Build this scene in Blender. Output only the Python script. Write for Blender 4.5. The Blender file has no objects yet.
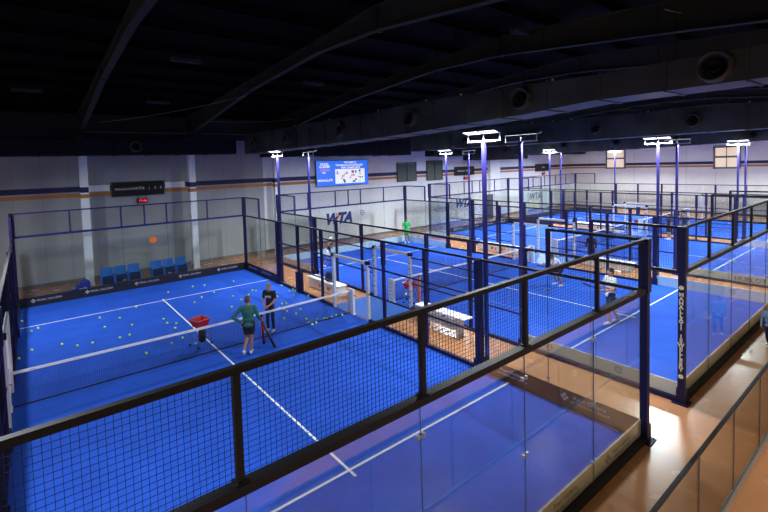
import bpy, bmesh, math, random
from mathutils import Vector, Matrix
random.seed(7)
S = bpy.context.scene
COL = S.collection
S.view_settings.view_transform = 'Standard'
S.view_settings.look = 'None'
S.view_settings.gamma = 1.0
S.view_settings.exposure = 0.0
S.cycles.transparent_max_bounces = 64
S.cycles.max_bounces = 8
S.cycles.diffuse_bounces = 3
S.cycles.glossy_bounces = 4
S.cycles.caustics_reflective = False
S.cycles.caustics_refractive = False
S.cycles.sample_clamp_indirect = 4.0

# ------------------------------------------------------------------ materials
def mat(name, color, rough=0.6, metal=0.0, spec=0.5, emit=None, estr=0.0, noise=0.0, nscale=5.0, bump=0.0, bscale=60.0, coat=0.0):
    m = bpy.data.materials.new(name); m.use_nodes = True
    nt = m.node_tree; b = nt.nodes['Principled BSDF']
    b.inputs['Base Color'].default_value = (*color, 1)
    b.inputs['Roughness'].default_value = rough
    b.inputs['Metallic'].default_value = metal
    b.inputs['Specular IOR Level'].default_value = spec
    b.inputs['Coat Weight'].default_value = coat
    if emit:
        b.inputs['Emission Color'].default_value = (*emit, 1)
        b.inputs['Emission Strength'].default_value = estr
    if noise or bump:
        tc = nt.nodes.new('ShaderNodeTexCoord')
    if noise:
        n = nt.nodes.new('ShaderNodeTexNoise'); n.inputs['Scale'].default_value = nscale; n.inputs['Detail'].default_value = 5
        nt.links.new(tc.outputs['Object'], n.inputs['Vector'])
        r = nt.nodes.new('ShaderNodeMapRange')
        r.inputs['From Min'].default_value = 0.3; r.inputs['From Max'].default_value = 0.7
        r.inputs['To Min'].default_value = 1 - noise; r.inputs['To Max'].default_value = 1 + noise
        nt.links.new(n.outputs['Fac'], r.inputs['Value'])
        mx = nt.nodes.new('ShaderNodeVectorMath'); mx.operation = 'SCALE'
        mx.inputs[0].default_value = color
        nt.links.new(r.outputs['Result'], mx.inputs['Scale'])
        nt.links.new(mx.outputs['Vector'], b.inputs['Base Color'])
    if bump:
        n2 = nt.nodes.new('ShaderNodeTexNoise'); n2.inputs['Scale'].default_value = bscale; n2.inputs['Detail'].default_value = 3
        nt.links.new(tc.outputs['Object'], n2.inputs['Vector'])
        bp = nt.nodes.new('ShaderNodeBump'); bp.inputs['Strength'].default_value = bump; bp.inputs['Distance'].default_value = 0.01
        nt.links.new(n2.outputs['Fac'], bp.inputs['Height']); nt.links.new(bp.outputs['Normal'], b.inputs['Normal'])
    return m

def glass_mat(name, tint, refl_scale=1.0, rough=0.0):
    m = bpy.data.materials.new(name); m.use_nodes = True
    nt = m.node_tree; nt.nodes.clear()
    out = nt.nodes.new('ShaderNodeOutputMaterial')
    mix = nt.nodes.new('ShaderNodeMixShader'); t = nt.nodes.new('ShaderNodeBsdfTransparent'); g = nt.nodes.new('ShaderNodeBsdfGlossy')
    f = nt.nodes.new('ShaderNodeFresnel'); f.inputs['IOR'].default_value = 1.45
    mul = nt.nodes.new('ShaderNodeMath'); mul.operation = 'MULTIPLY'; mul.inputs[1].default_value = refl_scale
    t.inputs['Color'].default_value = (*tint, 1); g.inputs['Roughness'].default_value = rough
    nt.links.new(f.outputs['Fac'], mul.inputs[0]); nt.links.new(mul.outputs[0], mix.inputs['Fac'])
    nt.links.new(t.outputs[0], mix.inputs[1]); nt.links.new(g.outputs[0], mix.inputs[2])
    nt.links.new(mix.outputs[0], out.inputs['Surface'])
    return m

M = {}
M['turf'] = mat('blue_turf', (0.018, 0.092, 0.56), 0.85, spec=0.15, noise=0.10, nscale=1.3, bump=0.5, bscale=180)
M['mat_blue'] = mat('blue_walkway', (0.015, 0.10, 0.42), 0.5, noise=0.08)
M['line'] = mat('line_paint', (0.80, 0.82, 0.84), 0.8)
M['navy'] = mat('navy_steel', (0.010, 0.010, 0.065), 0.5, spec=0.3, noise=0.05)
M['pole'] = mat('blue_pole_paint', (0.026, 0.023, 0.17), 0.5, spec=0.3)
M['raillit'] = mat('lit_blue_rail_paint', (0.016, 0.015, 0.10), 0.5, spec=0.3)
M['black'] = mat('black_powder_coat', (0.005, 0.005, 0.009), 0.55, spec=0.3)
M['wire'] = mat('dark_wire', (0.006, 0.006, 0.025), 0.75, spec=0.2)
M['netcord'] = mat('net_cord', (0.008, 0.012, 0.05), 0.9)
M['white'] = mat('white_fabric', (0.78, 0.80, 0.82), 0.7)
M['whitepaint'] = mat('white_paint', (0.75, 0.77, 0.79), 0.4)
M['wcap'] = mat('white_lamp_frame', (0.55, 0.55, 0.6), 0.5)
M['glass'] = glass_mat('panel_glass', (0.965, 0.990, 0.980), 0.5)
M['bglass'] = glass_mat('barrier_glass', (0.80, 0.76, 0.66), 0.55)
M['clip'] = mat('steel_clip', (0.40, 0.41, 0.43), 0.45, metal=0.5)
M['seal'] = mat('glass_seal', (0.05, 0.06, 0.10), 0.6)
M['beige'] = mat('beige_board', (0.62, 0.50, 0.35), 0.6, noise=0.05)
M['boardblack'] = mat('black_board', (0.012, 0.012, 0.02), 0.5)
M['boardbrown'] = mat('dark_brown_board', (0.035, 0.018, 0.010), 0.45)
M['boardgrey'] = mat('pale_grey_board', (0.84, 0.87, 0.92), 0.55)
M['boardteal'] = mat('pale_teal_board', (0.50, 0.72, 0.78), 0.55)
M['inkgrey'] = mat('grey_print', (0.55, 0.55, 0.58), 0.6)
M['inkbrown'] = mat('brown_print', (0.05, 0.03, 0.02), 0.6)
M['inkdark'] = mat('dark_print', (0.03, 0.035, 0.05), 0.6)
M['inknavy'] = mat('navy_print', (0.006, 0.015, 0.09), 0.6)
M['inkwhite'] = mat('white_print', (0.85, 0.85, 0.85), 0.6)
M['signwhite'] = mat('sign_white', (0.95, 0.96, 0.98), 0.4)
M['cream'] = mat('cream_lettering', (0.95, 0.92, 0.80), 0.5)
M['orange'] = mat('orange_plastic', (0.75, 0.17, 0.02), 0.5)
M['red'] = mat('red_fabric', (0.55, 0.012, 0.012), 0.6)
M['dkgrey'] = mat('dark_grey', (0.03, 0.03, 0.035), 0.5)
M['steel'] = mat('grey_steel', (0.35, 0.35, 0.37), 0.35, metal=0.6)
M['rubber'] = mat('black_rubber', (0.01, 0.01, 0.01), 0.8)
M['ball'] = mat('felt_ball', (0.72, 0.98, 0.09), 0.8)
M['duct'] = mat('painted_duct', (0.056, 0.060, 0.050), 0.55, noise=0.4, nscale=1.0, spec=0.25)
M['ductdark'] = mat('black_duct', (0.008, 0.008, 0.010), 0.7, spec=0.2)
M['roof'] = mat('black_roof_sheet', (0.0045, 0.0042, 0.003), 0.9, spec=0.04)
M['beam'] = mat('painted_beam', (0.042, 0.042, 0.032), 0.8, spec=0.10)
M['purlin'] = mat('black_purlin', (0.003, 0.003, 0.004), 0.9, spec=0.08)
M['column'] = mat('column_paint', (0.62, 0.68, 0.74), 0.6)
M['panelgrey'] = mat('shutter_grey', (0.16, 0.19, 0.18), 0.6)
M['chairblue'] = mat('chair_blue', (0.03, 0.20, 0.72), 0.6)
M['chairdark'] = mat('chair_navy', (0.010, 0.020, 0.07), 0.7)
M['bagblue'] = mat('bag_blue', (0.03, 0.04, 0.45), 0.6)
M['frosted'] = mat('lit_window_pane', (0.75, 0.62, 0.48), 0.4, emit=(1.0, 0.78, 0.56), estr=0.55)
M['led'] = mat('led_lamp', (1, 1, 1), 0.4, emit=(0.92, 0.95, 1.0), estr=3.0)
M['redled'] = mat('red_led', (0.4, 0.0, 0.0), 0.4, emit=(1.0, 0.03, 0.05), estr=1.4)
M['screen'] = mat('screen_blue', (0.01, 0.04, 0.3), 0.3, emit=(0.03, 0.17, 0.90), estr=0.9)
M['screenwhite'] = mat('screen_white', (0.3, 0.3, 0.3), 0.3, emit=(0.85, 0.88, 1.0), estr=0.85)
M['screenpink'] = mat('screen_pink', (0.3, 0.1, 0.1), 0.3, emit=(0.8, 0.30, 0.42), estr=0.7)
M['screendark'] = mat('screen_dark', (0.03, 0.03, 0.06), 0.3, emit=(0.10, 0.12, 0.25), estr=0.6)
M['yellow'] = mat('yellow_cap', (0.55, 0.50, 0.05), 0.5)
M['cable'] = mat('grey_cable', (0.22, 0.20, 0.15), 0.6)
SKIN = mat('skin', (0.52, 0.28, 0.18), 0.55)
SKIN2 = mat('skin_tan', (0.36, 0.18, 0.10), 0.55)
M['eye'] = mat('eye_dark', (0.02, 0.015, 0.01), 0.3)
M['lip'] = mat('lip', (0.35, 0.10, 0.08), 0.5)

def floor_material():
    m = mat('orange_epoxy_floor', (0.44, 0.21, 0.10), 0.22, noise=0.08, nscale=0.4, coat=0.0, spec=0.35)
    nt = m.node_tree; b = nt.nodes['Principled BSDF']
    tc = nt.nodes.new('ShaderNodeTexCoord'); n = nt.nodes.new('ShaderNodeTexNoise'); n.inputs['Scale'].default_value = 2.5; n.inputs['Detail'].default_value = 4
    nt.links.new(tc.outputs['Object'], n.inputs['Vector'])
    r = nt.nodes.new('ShaderNodeMapRange'); r.inputs['To Min'].default_value = 0.20; r.inputs['To Max'].default_value = 0.32
    nt.links.new(n.outputs['Fac'], r.inputs['Value']); nt.links.new(r.outputs['Result'], b.inputs['Roughness'])
    bp = nt.nodes.new('ShaderNodeBump'); bp.inputs['Strength'].default_value = 0.05; bp.inputs['Distance'].default_value = 0.02
    n3 = nt.nodes.new('ShaderNodeTexNoise'); n3.inputs['Scale'].default_value = 1.6
    nt.links.new(tc.outputs['Object'], n3.inputs['Vector'])
    nt.links.new(n3.outputs['Fac'], bp.inputs['Height']); nt.links.new(bp.outputs['Normal'], b.inputs['Normal'])
    return m
M['floor'] = floor_material()

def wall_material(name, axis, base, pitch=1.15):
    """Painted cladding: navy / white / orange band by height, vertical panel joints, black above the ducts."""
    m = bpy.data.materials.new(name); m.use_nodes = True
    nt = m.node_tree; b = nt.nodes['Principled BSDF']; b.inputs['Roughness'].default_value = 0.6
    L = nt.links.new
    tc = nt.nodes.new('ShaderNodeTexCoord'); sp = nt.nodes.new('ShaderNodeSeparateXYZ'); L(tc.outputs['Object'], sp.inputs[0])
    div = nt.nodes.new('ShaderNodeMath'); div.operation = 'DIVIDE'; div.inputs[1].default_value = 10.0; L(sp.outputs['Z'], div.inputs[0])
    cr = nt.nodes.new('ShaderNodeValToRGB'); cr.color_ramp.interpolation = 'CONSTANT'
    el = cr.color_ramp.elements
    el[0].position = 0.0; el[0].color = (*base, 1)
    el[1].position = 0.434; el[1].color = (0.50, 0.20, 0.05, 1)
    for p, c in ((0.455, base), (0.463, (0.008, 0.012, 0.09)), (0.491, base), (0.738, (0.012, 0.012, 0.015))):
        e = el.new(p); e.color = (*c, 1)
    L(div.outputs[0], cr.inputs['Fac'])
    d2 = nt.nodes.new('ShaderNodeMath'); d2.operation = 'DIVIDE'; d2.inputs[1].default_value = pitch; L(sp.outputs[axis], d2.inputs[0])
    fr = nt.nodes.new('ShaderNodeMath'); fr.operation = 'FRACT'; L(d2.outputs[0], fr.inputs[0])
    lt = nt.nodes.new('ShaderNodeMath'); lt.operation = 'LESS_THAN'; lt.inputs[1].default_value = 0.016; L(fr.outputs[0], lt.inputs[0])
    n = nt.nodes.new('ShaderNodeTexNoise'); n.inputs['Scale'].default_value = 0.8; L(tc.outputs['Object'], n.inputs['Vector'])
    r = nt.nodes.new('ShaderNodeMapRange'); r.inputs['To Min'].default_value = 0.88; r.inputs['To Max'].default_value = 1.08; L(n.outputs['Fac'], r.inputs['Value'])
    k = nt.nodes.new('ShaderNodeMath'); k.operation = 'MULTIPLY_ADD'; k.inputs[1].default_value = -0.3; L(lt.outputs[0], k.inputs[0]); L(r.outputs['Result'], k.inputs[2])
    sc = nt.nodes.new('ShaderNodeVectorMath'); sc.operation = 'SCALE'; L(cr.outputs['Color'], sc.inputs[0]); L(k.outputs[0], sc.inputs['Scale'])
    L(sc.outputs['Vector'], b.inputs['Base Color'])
    return m
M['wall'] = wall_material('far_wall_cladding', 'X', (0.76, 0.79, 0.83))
M['walldim'] = wall_material('dim_wall_cladding', 'X', (0.36, 0.38, 0.40))  # darker grey for the far wall's left part, its dim light put into the colour
M['wallr'] = wall_material('right_wall_cladding', 'Y', (0.80, 0.81, 0.82), 2.4)
M['wallcol'] = wall_material('column_bands', 'X', (0.85, 0.90, 0.95), 50.0)

# ------------------------------------------------------------------ mesh helpers
class MB:
    def __init__(s): s.v = []; s.f = []
    def box(s, x0, x1, y0, y1, z0, z1):
        i = len(s.v)
        s.v += [(x0,y0,z0),(x1,y0,z0),(x1,y1,z0),(x0,y1,z0),(x0,y0,z1),(x1,y0,z1),(x1,y1,z1),(x0,y1,z1)]
        s.f += [(i,i+3,i+2,i+1),(i+4,i+5,i+6,i+7),(i,i+1,i+5,i+4),(i+1,i+2,i+6,i+5),(i+2,i+3,i+7,i+6),(i+3,i,i+4,i+7)]
        return s
    def cbox(s, x, y, z, sx, sy, sz): return s.box(x-sx/2, x+sx/2, y-sy/2, y+sy/2, z-sz/2, z+sz/2)
    def tube(s, p0, p1, r0, r1=None, n=10, cap=True):
        r1 = r0 if r1 is None else r1
        p0 = Vector(p0); p1 = Vector(p1); d = (p1-p0).normalized()
        a = d.orthogonal().normalized(); b = d.cross(a); i = len(s.v)
        for p, r in ((p0, r0), (p1, r1)):
            for k in range(n):
                t = 2*math.pi*k/n + math.pi/n
                s.v.append(tuple(p + a*(r*math.cos(t)) + b*(r*math.sin(t))))
        for k in range(n):
            s.f.append((i+k, i+(k+1) % n, i+n+(k+1) % n, i+n+k))
        if cap:
            s.f.append(tuple(i+k for k in reversed(range(n)))); s.f.append(tuple(i+n+k for k in range(n)))
        return s
    def lathe(s, c, axis, prof, n=20):
        """prof: list of (distance along axis, radius)"""
        c = Vector(c); d = Vector(axis).normalized(); a = d.orthogonal().normalized(); b = d.cross(a); i = len(s.v)
        for h, r in prof:
            for k in range(n):
                t = 2*math.pi*k/n
                s.v.append(tuple(c + d*h + a*(r*math.cos(t)) + b*(r*math.sin(t))))
        for j in range(len(prof)-1):
            for k in range(n):
                s.f.append((i+j*n+k, i+j*n+(k+1) % n, i+(j+1)*n+(k+1) % n, i+(j+1)*n+k))
        return s
    def prism(s, pts, y0, y1):
        """polygon pts in x,z extruded along y"""
        i = len(s.v); n = len(pts)
        s.v += [(x, y0, z) for x, z in pts] + [(x, y1, z) for x, z in pts]
        s.f.append(tuple(range(i, i+n))); s.f.append(tuple(i+n+k for k in reversed(range(n))))
        for k in range(n): s.f.append((i+(k+1) % n, i+k, i+n+k, i+n+(k+1) % n))
        return s
    def mesh(s, name, m, smooth=False):
        me = bpy.data.meshes.new(name); me.from_pydata(s.v, [], s.f); me.update()
        if m: me.materials.append(m)
        if smooth:
            for p in me.polygons: p.use_smooth = True
        return me

def link(name, me, parent=None, loc=(0,0,0), rz=0.0):
    o = bpy.data.objects.new(name, me); COL.objects.link(o)
    o.location = loc
    if rz: o.rotation_euler = (0, 0, rz)
    if parent: o.parent = parent
    return o
def empty(name, loc=(0,0,0), rz=0.0): return link(name, None, None, loc, rz)
def tag(o, label=None, cat=None, group=None, kind=None):
    if label: o['label'] = label
    if cat: o['category'] = cat
    if group: o['group'] = group
    if kind: o['kind'] = kind
    return o
def bevel(o, w=0.01, seg=2):
    b = o.modifiers.new('Bevel', 'BEVEL'); b.width = w; b.segments = seg; b.limit_method = 'ANGLE'; return o
def merged(name, pieces):
    """one mesh, several materials: printed patterns stay inside their part"""
    v, f, mi = [], [], []
    for k, (mb, m) in enumerate(pieces):
        i = len(v); v += mb.v; f += [tuple(a+i for a in q) for q in mb.f]; mi += [k]*len(mb.f)
    me = bpy.data.meshes.new(name); me.from_pydata(v, [], f); me.update()
    for _, m in pieces: me.materials.append(m)
    for p, k in zip(me.polygons, mi): p.material_index = k
    return me
def structure(name, mb, m):
    return tag(link(name, mb.mesh(name, m)), kind='structure')

WORK = bpy.data.scenes.new('workbench')      # scratch scene where text and limbs are turned into meshes
def text_mesh(body, size, m, extrude=0.002, spacing=1.0, bold=0.0, align='CENTER'):
    cu = bpy.data.curves.new('txt', 'FONT'); cu.body = body; cu.size = size; cu.extrude = extrude
    cu.align_x = align; cu.align_y = 'CENTER'; cu.space_character = spacing; cu.offset = bold; cu.resolution_u = 2; cu.shear = 0.3 if body == 'WTA' else 0.0
    o = bpy.data.objects.new('txt', cu); WORK.collection.objects.link(o)
    vl = WORK.view_layers[0]; vl.update(); dg = vl.depsgraph
    me = bpy.data.meshes.new_from_object(o.evaluated_get(dg))
    WORK.collection.objects.unlink(o); bpy.data.objects.remove(o)
    me.materials.clear(); me.materials.append(m)
    return me
def text_on(name, body, size, m, parent, loc, facing, extrude=0.002, spacing=1.0, bold=0.0, align='CENTER', label=None):
    """facing: '-y' read from -y side, '+y', '-x' read from -x side, '+x'"""
    me = text_mesh(body, size, m, extrude, spacing, bold, align)
    rz = {'-y': 0, '+y': math.pi, '-x': -math.pi/2, '+x': math.pi/2}[facing]
    me.transform(Matrix.Translation(loc) @ Matrix.Rotation(rz, 4, 'Z') @ Matrix.Rotation(math.pi/2, 4, 'X'))
    o = link(name, me, parent)
    if label: o['label'] = label
    return o

# ------------------------------------------------------------------ camera
cam = bpy.data.objects.new('camera', bpy.data.cameras.new('camera')); COL.objects.link(cam)
cam.location = (0.6252, -3.4549, 5.6195); cam.rotation_euler = (1.5177, 0.0302, -0.6608)
cam.data.sensor_width = 36; cam.data.lens = 440.46/768*36
cam.data.shift_x = 14.63/768; cam.data.shift_y = -68.16/768
cam.data.clip_start = 0.05; cam.data.clip_end = 300
S.camera = cam
w = bpy.data.worlds.new('world'); S.world = w; w.use_nodes = True
w.node_tree.nodes['Background'].inputs['Color'].default_value = (0.5, 0.6, 0.8, 1)
w.node_tree.nodes['Background'].inputs['Strength'].default_value = 0.02

# ------------------------------------------------------------------ room shell
X0, X1, Y0, Y1 = -3.5, 53.0, -9.0, 24.0
structure('floor', MB().box(X0, X1, Y0, Y1, -0.1, 0.0), M['floor'])
structure('wall_far', MB().box(13.0, X1+0.2, Y1, Y1+0.2, 0, 8.8), M['wall'])
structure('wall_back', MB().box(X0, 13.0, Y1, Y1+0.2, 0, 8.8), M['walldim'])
structure('wall_right', MB().box(X1, X1+0.2, Y0, Y1, 0, 9.9), M['wallr'])
structure('wall_left', MB().box(X0-0.2, X0, Y0, Y1, 0, 9.9), M['wallr'])
structure('wall_near', MB().box(X0, X1, Y0-0.2, Y0, 0, 8.6), M['wall'])
YR, ZR, SL = 5.5, 9.92, 0.065           # ridge of the roof
def zroof(y): return ZR - SL*abs(y-YR)
r = MB(); n = 0
r.v = [(X0-.3,Y0-.3,zroof(Y0-.3)),(X1+.3,Y0-.3,zroof(Y0-.3)),(X1+.3,YR,ZR),(X0-.3,YR,ZR),(X1+.3,Y1+.3,zroof(Y1+.3)),(X0-.3,Y1+.3,zroof(Y1+.3))]
r.v += [(a,b,c+.12) for a,b,c in r.v]
r.f = [(0,3,2,1),(3,5,4,2),(6,7,8,9),(9,8,10,11),(0,1,7,6),(1,2,8,7),(2,4,10,8),(4,5,11,10),(5,3,9,11),(3,0,6,9)]
structure('ceiling', r, M['roof'])
structure('baseboard_far', MB().box(X0, X1, Y1-0.03, Y1, 0, 0.12), M['panelgrey'])

# rafters and purlins: the painted steel of the roof
COLX = [-2.4, 2.83, 8.0, 13.2, 18.4, 23.6, 28.8, 34.0, 39.2, 44.4, 49.6]
def rafter(x):
    mb = MB()
    pts = [(Y1-0.9, 7.5), (19.0, 8.05), (13.8, 8.74), (8.5, 9.12), (YR, 9.07), (0.5, 8.58), (-4.0, 8.1), (Y0+0.2, 7.6)]      # haunched: deep at the columns
    for (ya, za), (yb, zb) in zip(pts, pts[1:]):
        ta, tb = zroof(ya)-0.22, zroof(yb)-0.22
        for (h, a0, a1, b0, b1) in ((0.10, za, za+.035, zb, zb+.035), (0.10, ta-.035, ta, tb-.035, tb), (0.012, za, ta, zb, tb)):
            i = len(mb.v)
            mb.v += [(x-h,ya,a0),(x+h,ya,a0),(x+h,ya,a1),(x-h,ya,a1),(x-h,yb,b0),(x+h,yb,b0),(x+h,yb,b1),(x-h,yb,b1)]
            mb.f += [(i,i+1,i+2,i+3),(i+7,i+6,i+5,i+4),(i,i+4,i+5,i+1),(i+1,i+5,i+6,i+2),(i+2,i+6,i+7,i+3),(i+3,i+7,i+4,i)]
    mb.cbox(x, YR, 9.36, 0.24, 0.10, 0.66)
    mb.cbox(x, 13.8, 8.92, 0.23, 0.08, 0.42)
    return mb
for k, x in enumerate(COLX):
    tag(structure('trim_%d' % (k+1), rafter(x), M['beam']))
nt_ = len(COLX)
for j in range(17):
    y = Y1-1.3 - j*1.9
    z = zroof(y)
    nt_ += 1
    mb = MB().box(X0, X1, y-0.04, y+0.04, z-0.22, z-0.0)
    mb.box(X0, X1, y-0.04, y+0.10, z-0.22, z-0.205)
    structure('trim_%d' % nt_, mb, M['purlin'])
# white columns in front of the far wall
for x in COLX[1:4]:
    nt_ += 1
    mb = MB().box(x-0.17, x+0.17, 22.35, 22.38, 0, 7.6).box(x-0.17, x+0.17, 22.72, 22.75, 0, 7.6).box(x-0.012, x+0.012, 22.38, 22.72, 0, 7.6)
    mb.box(x-0.2, x+0.2, 22.3, 22.8, 0, 0.025)
    for z in (1.85, 3.0): mb.box(x-0.172, x+0.172, 22.34, 22.76, z, z+0.04)
    structure('trim_%d' % nt_, mb, M['wallcol'])

# windows of the right wall and the shuttered openings of the far wall
def window_right(n, y0, y1, z0, z1):
    x = X1
    fr = MB()
    t = 0.16
    fr.box(x-0.1, x, y0, y1, z0, z0+t).box(x-0.1, x, y0, y1, z1-t, z1).box(x-0.1, x, y0, y0+t, z0, z1).box(x-0.1, x, y1-t, y1, z0, z1)
    ym, zm = (y0+y1)/2, (z0+z1)/2+0.05
    fr.box(x-0.09, x, ym-0.03, ym+0.03, z0, z1).box(x-0.09, x, y0, y1, zm-0.09, zm+0.09)
    root = tag(empty('window_%d' % n, (0,0,0)), kind='structure')
    link('window_frame', fr.mesh('window_frame', M['panelgrey']), root)
    link('pane', MB().box(x-0.04, x-0.01, y0+t, y1-t, z0+t, z1-t).mesh('pane', M['frosted']), root)
window_right(1, 17.7, 19.8, 4.3, 6.5)
window_right(2, 7.75, 9.8, 4.2, 6.35)
def shutter(n, x0, x1, z0, z1):
    root = tag(empty('window_%d' % n), kind='structure')
    y = Y1
    fr = MB().box(x0, x1, y-0.1, y, z0, z0+0.06).box(x0, x1, y-0.1, y, z1-0.06, z1).box(x0, x0+0.06, y-0.1, y, z0, z1).box(x1-0.06, x1, y-0.1, y, z0, z1).box((x0+x1)/2-0.04, (x0+x1)/2+0.04, y-0.11, y, z0, z1)
    link('window_frame', fr.mesh('f', M['dkgrey']), root)
    sl = MB()
    k = 0
    while z0+0.08+k*0.09 < z1-0.1:
        z = z0+0.08+k*0.09
        i = len(sl.v)
        sl.v += [(x0+.05,y-.09,z),(x1-.05,y-.09,z),(x1-.05,y-.03,z+.08),(x0+.05,y-.03,z+.08),(x0+.05,y-.085,z-.012),(x1-.05,y-.085,z-.012),(x1-.05,y-.02,z+.075),(x0+.05,y-.02,z+.075)]
        sl.f += [(i,i+1,i+2,i+3),(i+7,i+6,i+5,i+4),(i,i+4,i+5,i+1),(i+2,i+6,i+7,i+3)]
        k += 1
    link('louvre', sl.mesh('l', M['panelgrey']), root)
shutter(3, 24.8, 27.0, 4.1, 5.7)
shutter(4, 28.25, 30.25, 4.05, 5.8)
nt_ += 1
structure('trim_%d' % nt_, MB().box(36.9, 38.5, 23.7, 24.0, 0, 7.3), M['boardgrey'])

# ------------------------------------------------------------------ ducts
def nozzle(parent, p, rad=0.27, d=(-1,0,0)):
    o = link('jet_nozzle', MB().lathe(p, d, [(-0.02,rad*1.08),(0.05,rad*1.08),(0.16,rad),(0.20,rad*0.97),(0.20,rad*0.86),(0.08,rad*0.72),(0.0,rad*0.60),(-0.02,rad*0.1)], 28).mesh('jet_nozzle', M['duct'], True), parent)
    link('nozzle_core', MB().lathe(p, d, [(-0.01,rad*0.58),(0.10,rad*0.50),(0.16,rad*0.38),(0.16,rad*0.30),(0.05,rad*0.22),(0.05,0.001)], 24).mesh('nozzle_core', M['ductdark'], True), o)
def duct_y(label, x0, x1, secs, nozz, m, zn=7.08, bolts=()):
    root = empty('air_duct', ((x0+x1)/2, secs[0][0], secs[0][2]))
    tag(root, label, 'air duct')
    inv = Matrix.Translation(root.location).inverted()
    mb = MB(); i = 0
    for (y, zt, zb) in secs: mb.v += [(x0,y,zb),(x1,y,zb),(x1,y,zt),(x0,y,zt)]
    for k in range(len(secs)-1):
        a = 4*k; b = a+4
        for j in range(4): mb.f.append((a+j, a+(j+1) % 4, b+(j+1) % 4, b+j))
    e = 4*(len(secs)-1)
    mb.f += [(3,2,1,0), (e,e+1,e+2,e+3)]
    me = mb.mesh('duct_body', m); me.transform(inv); link('duct_body', me, root)
    def sec(y):
        for k in range(len(secs)-1):
            if secs[k][0] <= y <= secs[k+1][0]:
                t = (y-secs[k][0])/(secs[k+1][0]-secs[k][0])
                return [secs[k][j]*(1-t)+secs[k+1][j]*t for j in (1, 2)]
        return secs[-1][1:]
    y = secs[0][0]+0.6
    while y < secs[-1][0]:
        zt, zb = sec(y); g = 0.025
        fb = MB().box(x0-g, x0, y-0.02, y+0.02, zb-g, zt+g).box(x1, x1+g, y-0.02, y+0.02, zb-g, zt+g).box(x0, x1, y-0.02, y+0.02, zb-g, zb).box(x0, x1, y-0.02, y+0.02, zt, zt+g)
        me = fb.mesh('flange', m); me.transform(inv); link('flange', me, root)
        y += 1.25
    for y in nozz: nozzle(root, Vector((x0, y, (sum(sec(y))/2+0.03) if zn > 7.06 else zn)) - Vector(root.location), 0.27)
    for y in bolts:
        zt, zb = sec(y)
        me = MB().lathe((x0+0.02, y, zt), (0,0,1), [(0,0.035),(0.05,0.03),(0.06,0.001)], 8).mesh('hanger_cap', M['yellow']); me.transform(inv)
        link('hanger_cap', me, root)
    # hanger rods up to the roof
    for y in [secs[0][0]+1.5+3.0*k for k in range(int((secs[-1][0]-secs[0][0])/3.0))]:
        zt, zb = sec(y)
        for xx in (x0+0.06, x1-0.06):
            me = MB().tube((xx, y, zt), (xx, y, zroof(y)-0.1), 0.008, n=5).mesh('hanger_rod', M['ductdark']); me.transform(inv)
            link('hanger_rod', me, root)
    return root
duct_y('big grey rectangular air duct nearest the camera, over the gap right of the nearest court', 10.6, 11.65,
       [(-4.5,7.46,6.9),(1.3,7.44,6.88),(3.0,7.50,6.76),(8.0,7.55,6.58),(9.0,7.50,6.56),(21.0,7.52,6.42)], (-0.95, 3.0, 7.05, 11.1, 15.7, 19.6), M['duct'], bolts=(2.2, 5.0, 6.4, 8.8, 12.0, 15.0, 18.0))
duct_y('long dark air duct over the gap between the second and third courts', 22.6, 23.6,
       [(-4.5,7.52,6.56),(4.0,7.56,6.52),(12.0,7.60,6.48),(19.9,7.60,6.48)], (-1.0, 2.8, 6.75, 10.8, 14.8), M['duct'], zn=7.05, bolts=(1.0, 4.5, 8.0, 9.0, 10.2))
duct_y('farthest dark air duct over the gap left of the last court', 34.9, 35.8,
       [(-4.5,7.12,6.5),(4.0,7.08,6.3),(12.0,6.95,6.1),(19.9,6.95,6.1)], (3.3, 7.2, 11.0, 15.0), M['duct'], zn=6.75)
def box_duct(label, name, x0, x1, y0, y1, z0, z1, m, nz=()):
    root = empty(name, ((x0+x1)/2, (y0+y1)/2, z0)); tag(root, label, 'air duct')
    inv = Matrix.Translation(root.location).inverted()
    b = MB().box(x0, x1, y0, y1, z0, z1)
    me = b.mesh('duct_body', m); me.transform(inv); bevel(link('duct_body', me, root), 0.06, 3)
    x = x0+1.4
    while x < x1-0.4:
        me = MB().box(x-0.02, x+0.02, y0-0.03, y0, z0-0.03, z1+0.03).box(x-0.02, x+0.02, y0, y1, z0-0.03, z0).mesh('flange', m); me.transform(inv)
        link('flange', me, root); x += 1.5
    for q in range(int((x1-x0)/2.5)+1):
        xx = x0+0.4+q*2.5
        if xx < x1:
            me = MB().tube((xx, (y0+y1)/2, z1-0.02), (xx, (y0+y1)/2, zroof((y0+y1)/2)+0.02), 0.012, n=6).mesh('hanger_rod', M['ductdark']); me.transform(inv); link('hanger_rod', me, root)
    for x in nz: nozzle(root, Vector((x, y0, (z0+z1)/2+0.02))-Vector(root.location), 0.27, (0,-1,0))
box_duct('black air duct running along the far wall above the row of blue armchairs', 'air_duct', -3.3, 10.2, 21.2, 22.2, 6.45, 7.25, M['ductdark'], (5.0, -1.5))
box_duct('black air duct along the far wall above the wall screen', 'air_duct', 12.0, 23.9, 21.2, 22.2, 6.25, 7.4, M['ductdark'])
box_duct('black stub duct with a rounded lower corner above the two grey shutters', 'air_duct', 26.2, 30.5, 21.1, 22.1, 6.12, 7.9, M['ductdark'])
box_duct('dark air handling box with a round outlet on the far wall right of the shutters', 'air_handler', 30.9, 39.4, 21.1, 22.1, 5.72, 7.5, M['ductdark'], (36.2,))
box_duct('black air duct high on the far wall at its right end', 'air_duct', 39.8, 51.0, 21.1, 22.1, 6.1, 7.6, M['ductdark'])

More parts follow.
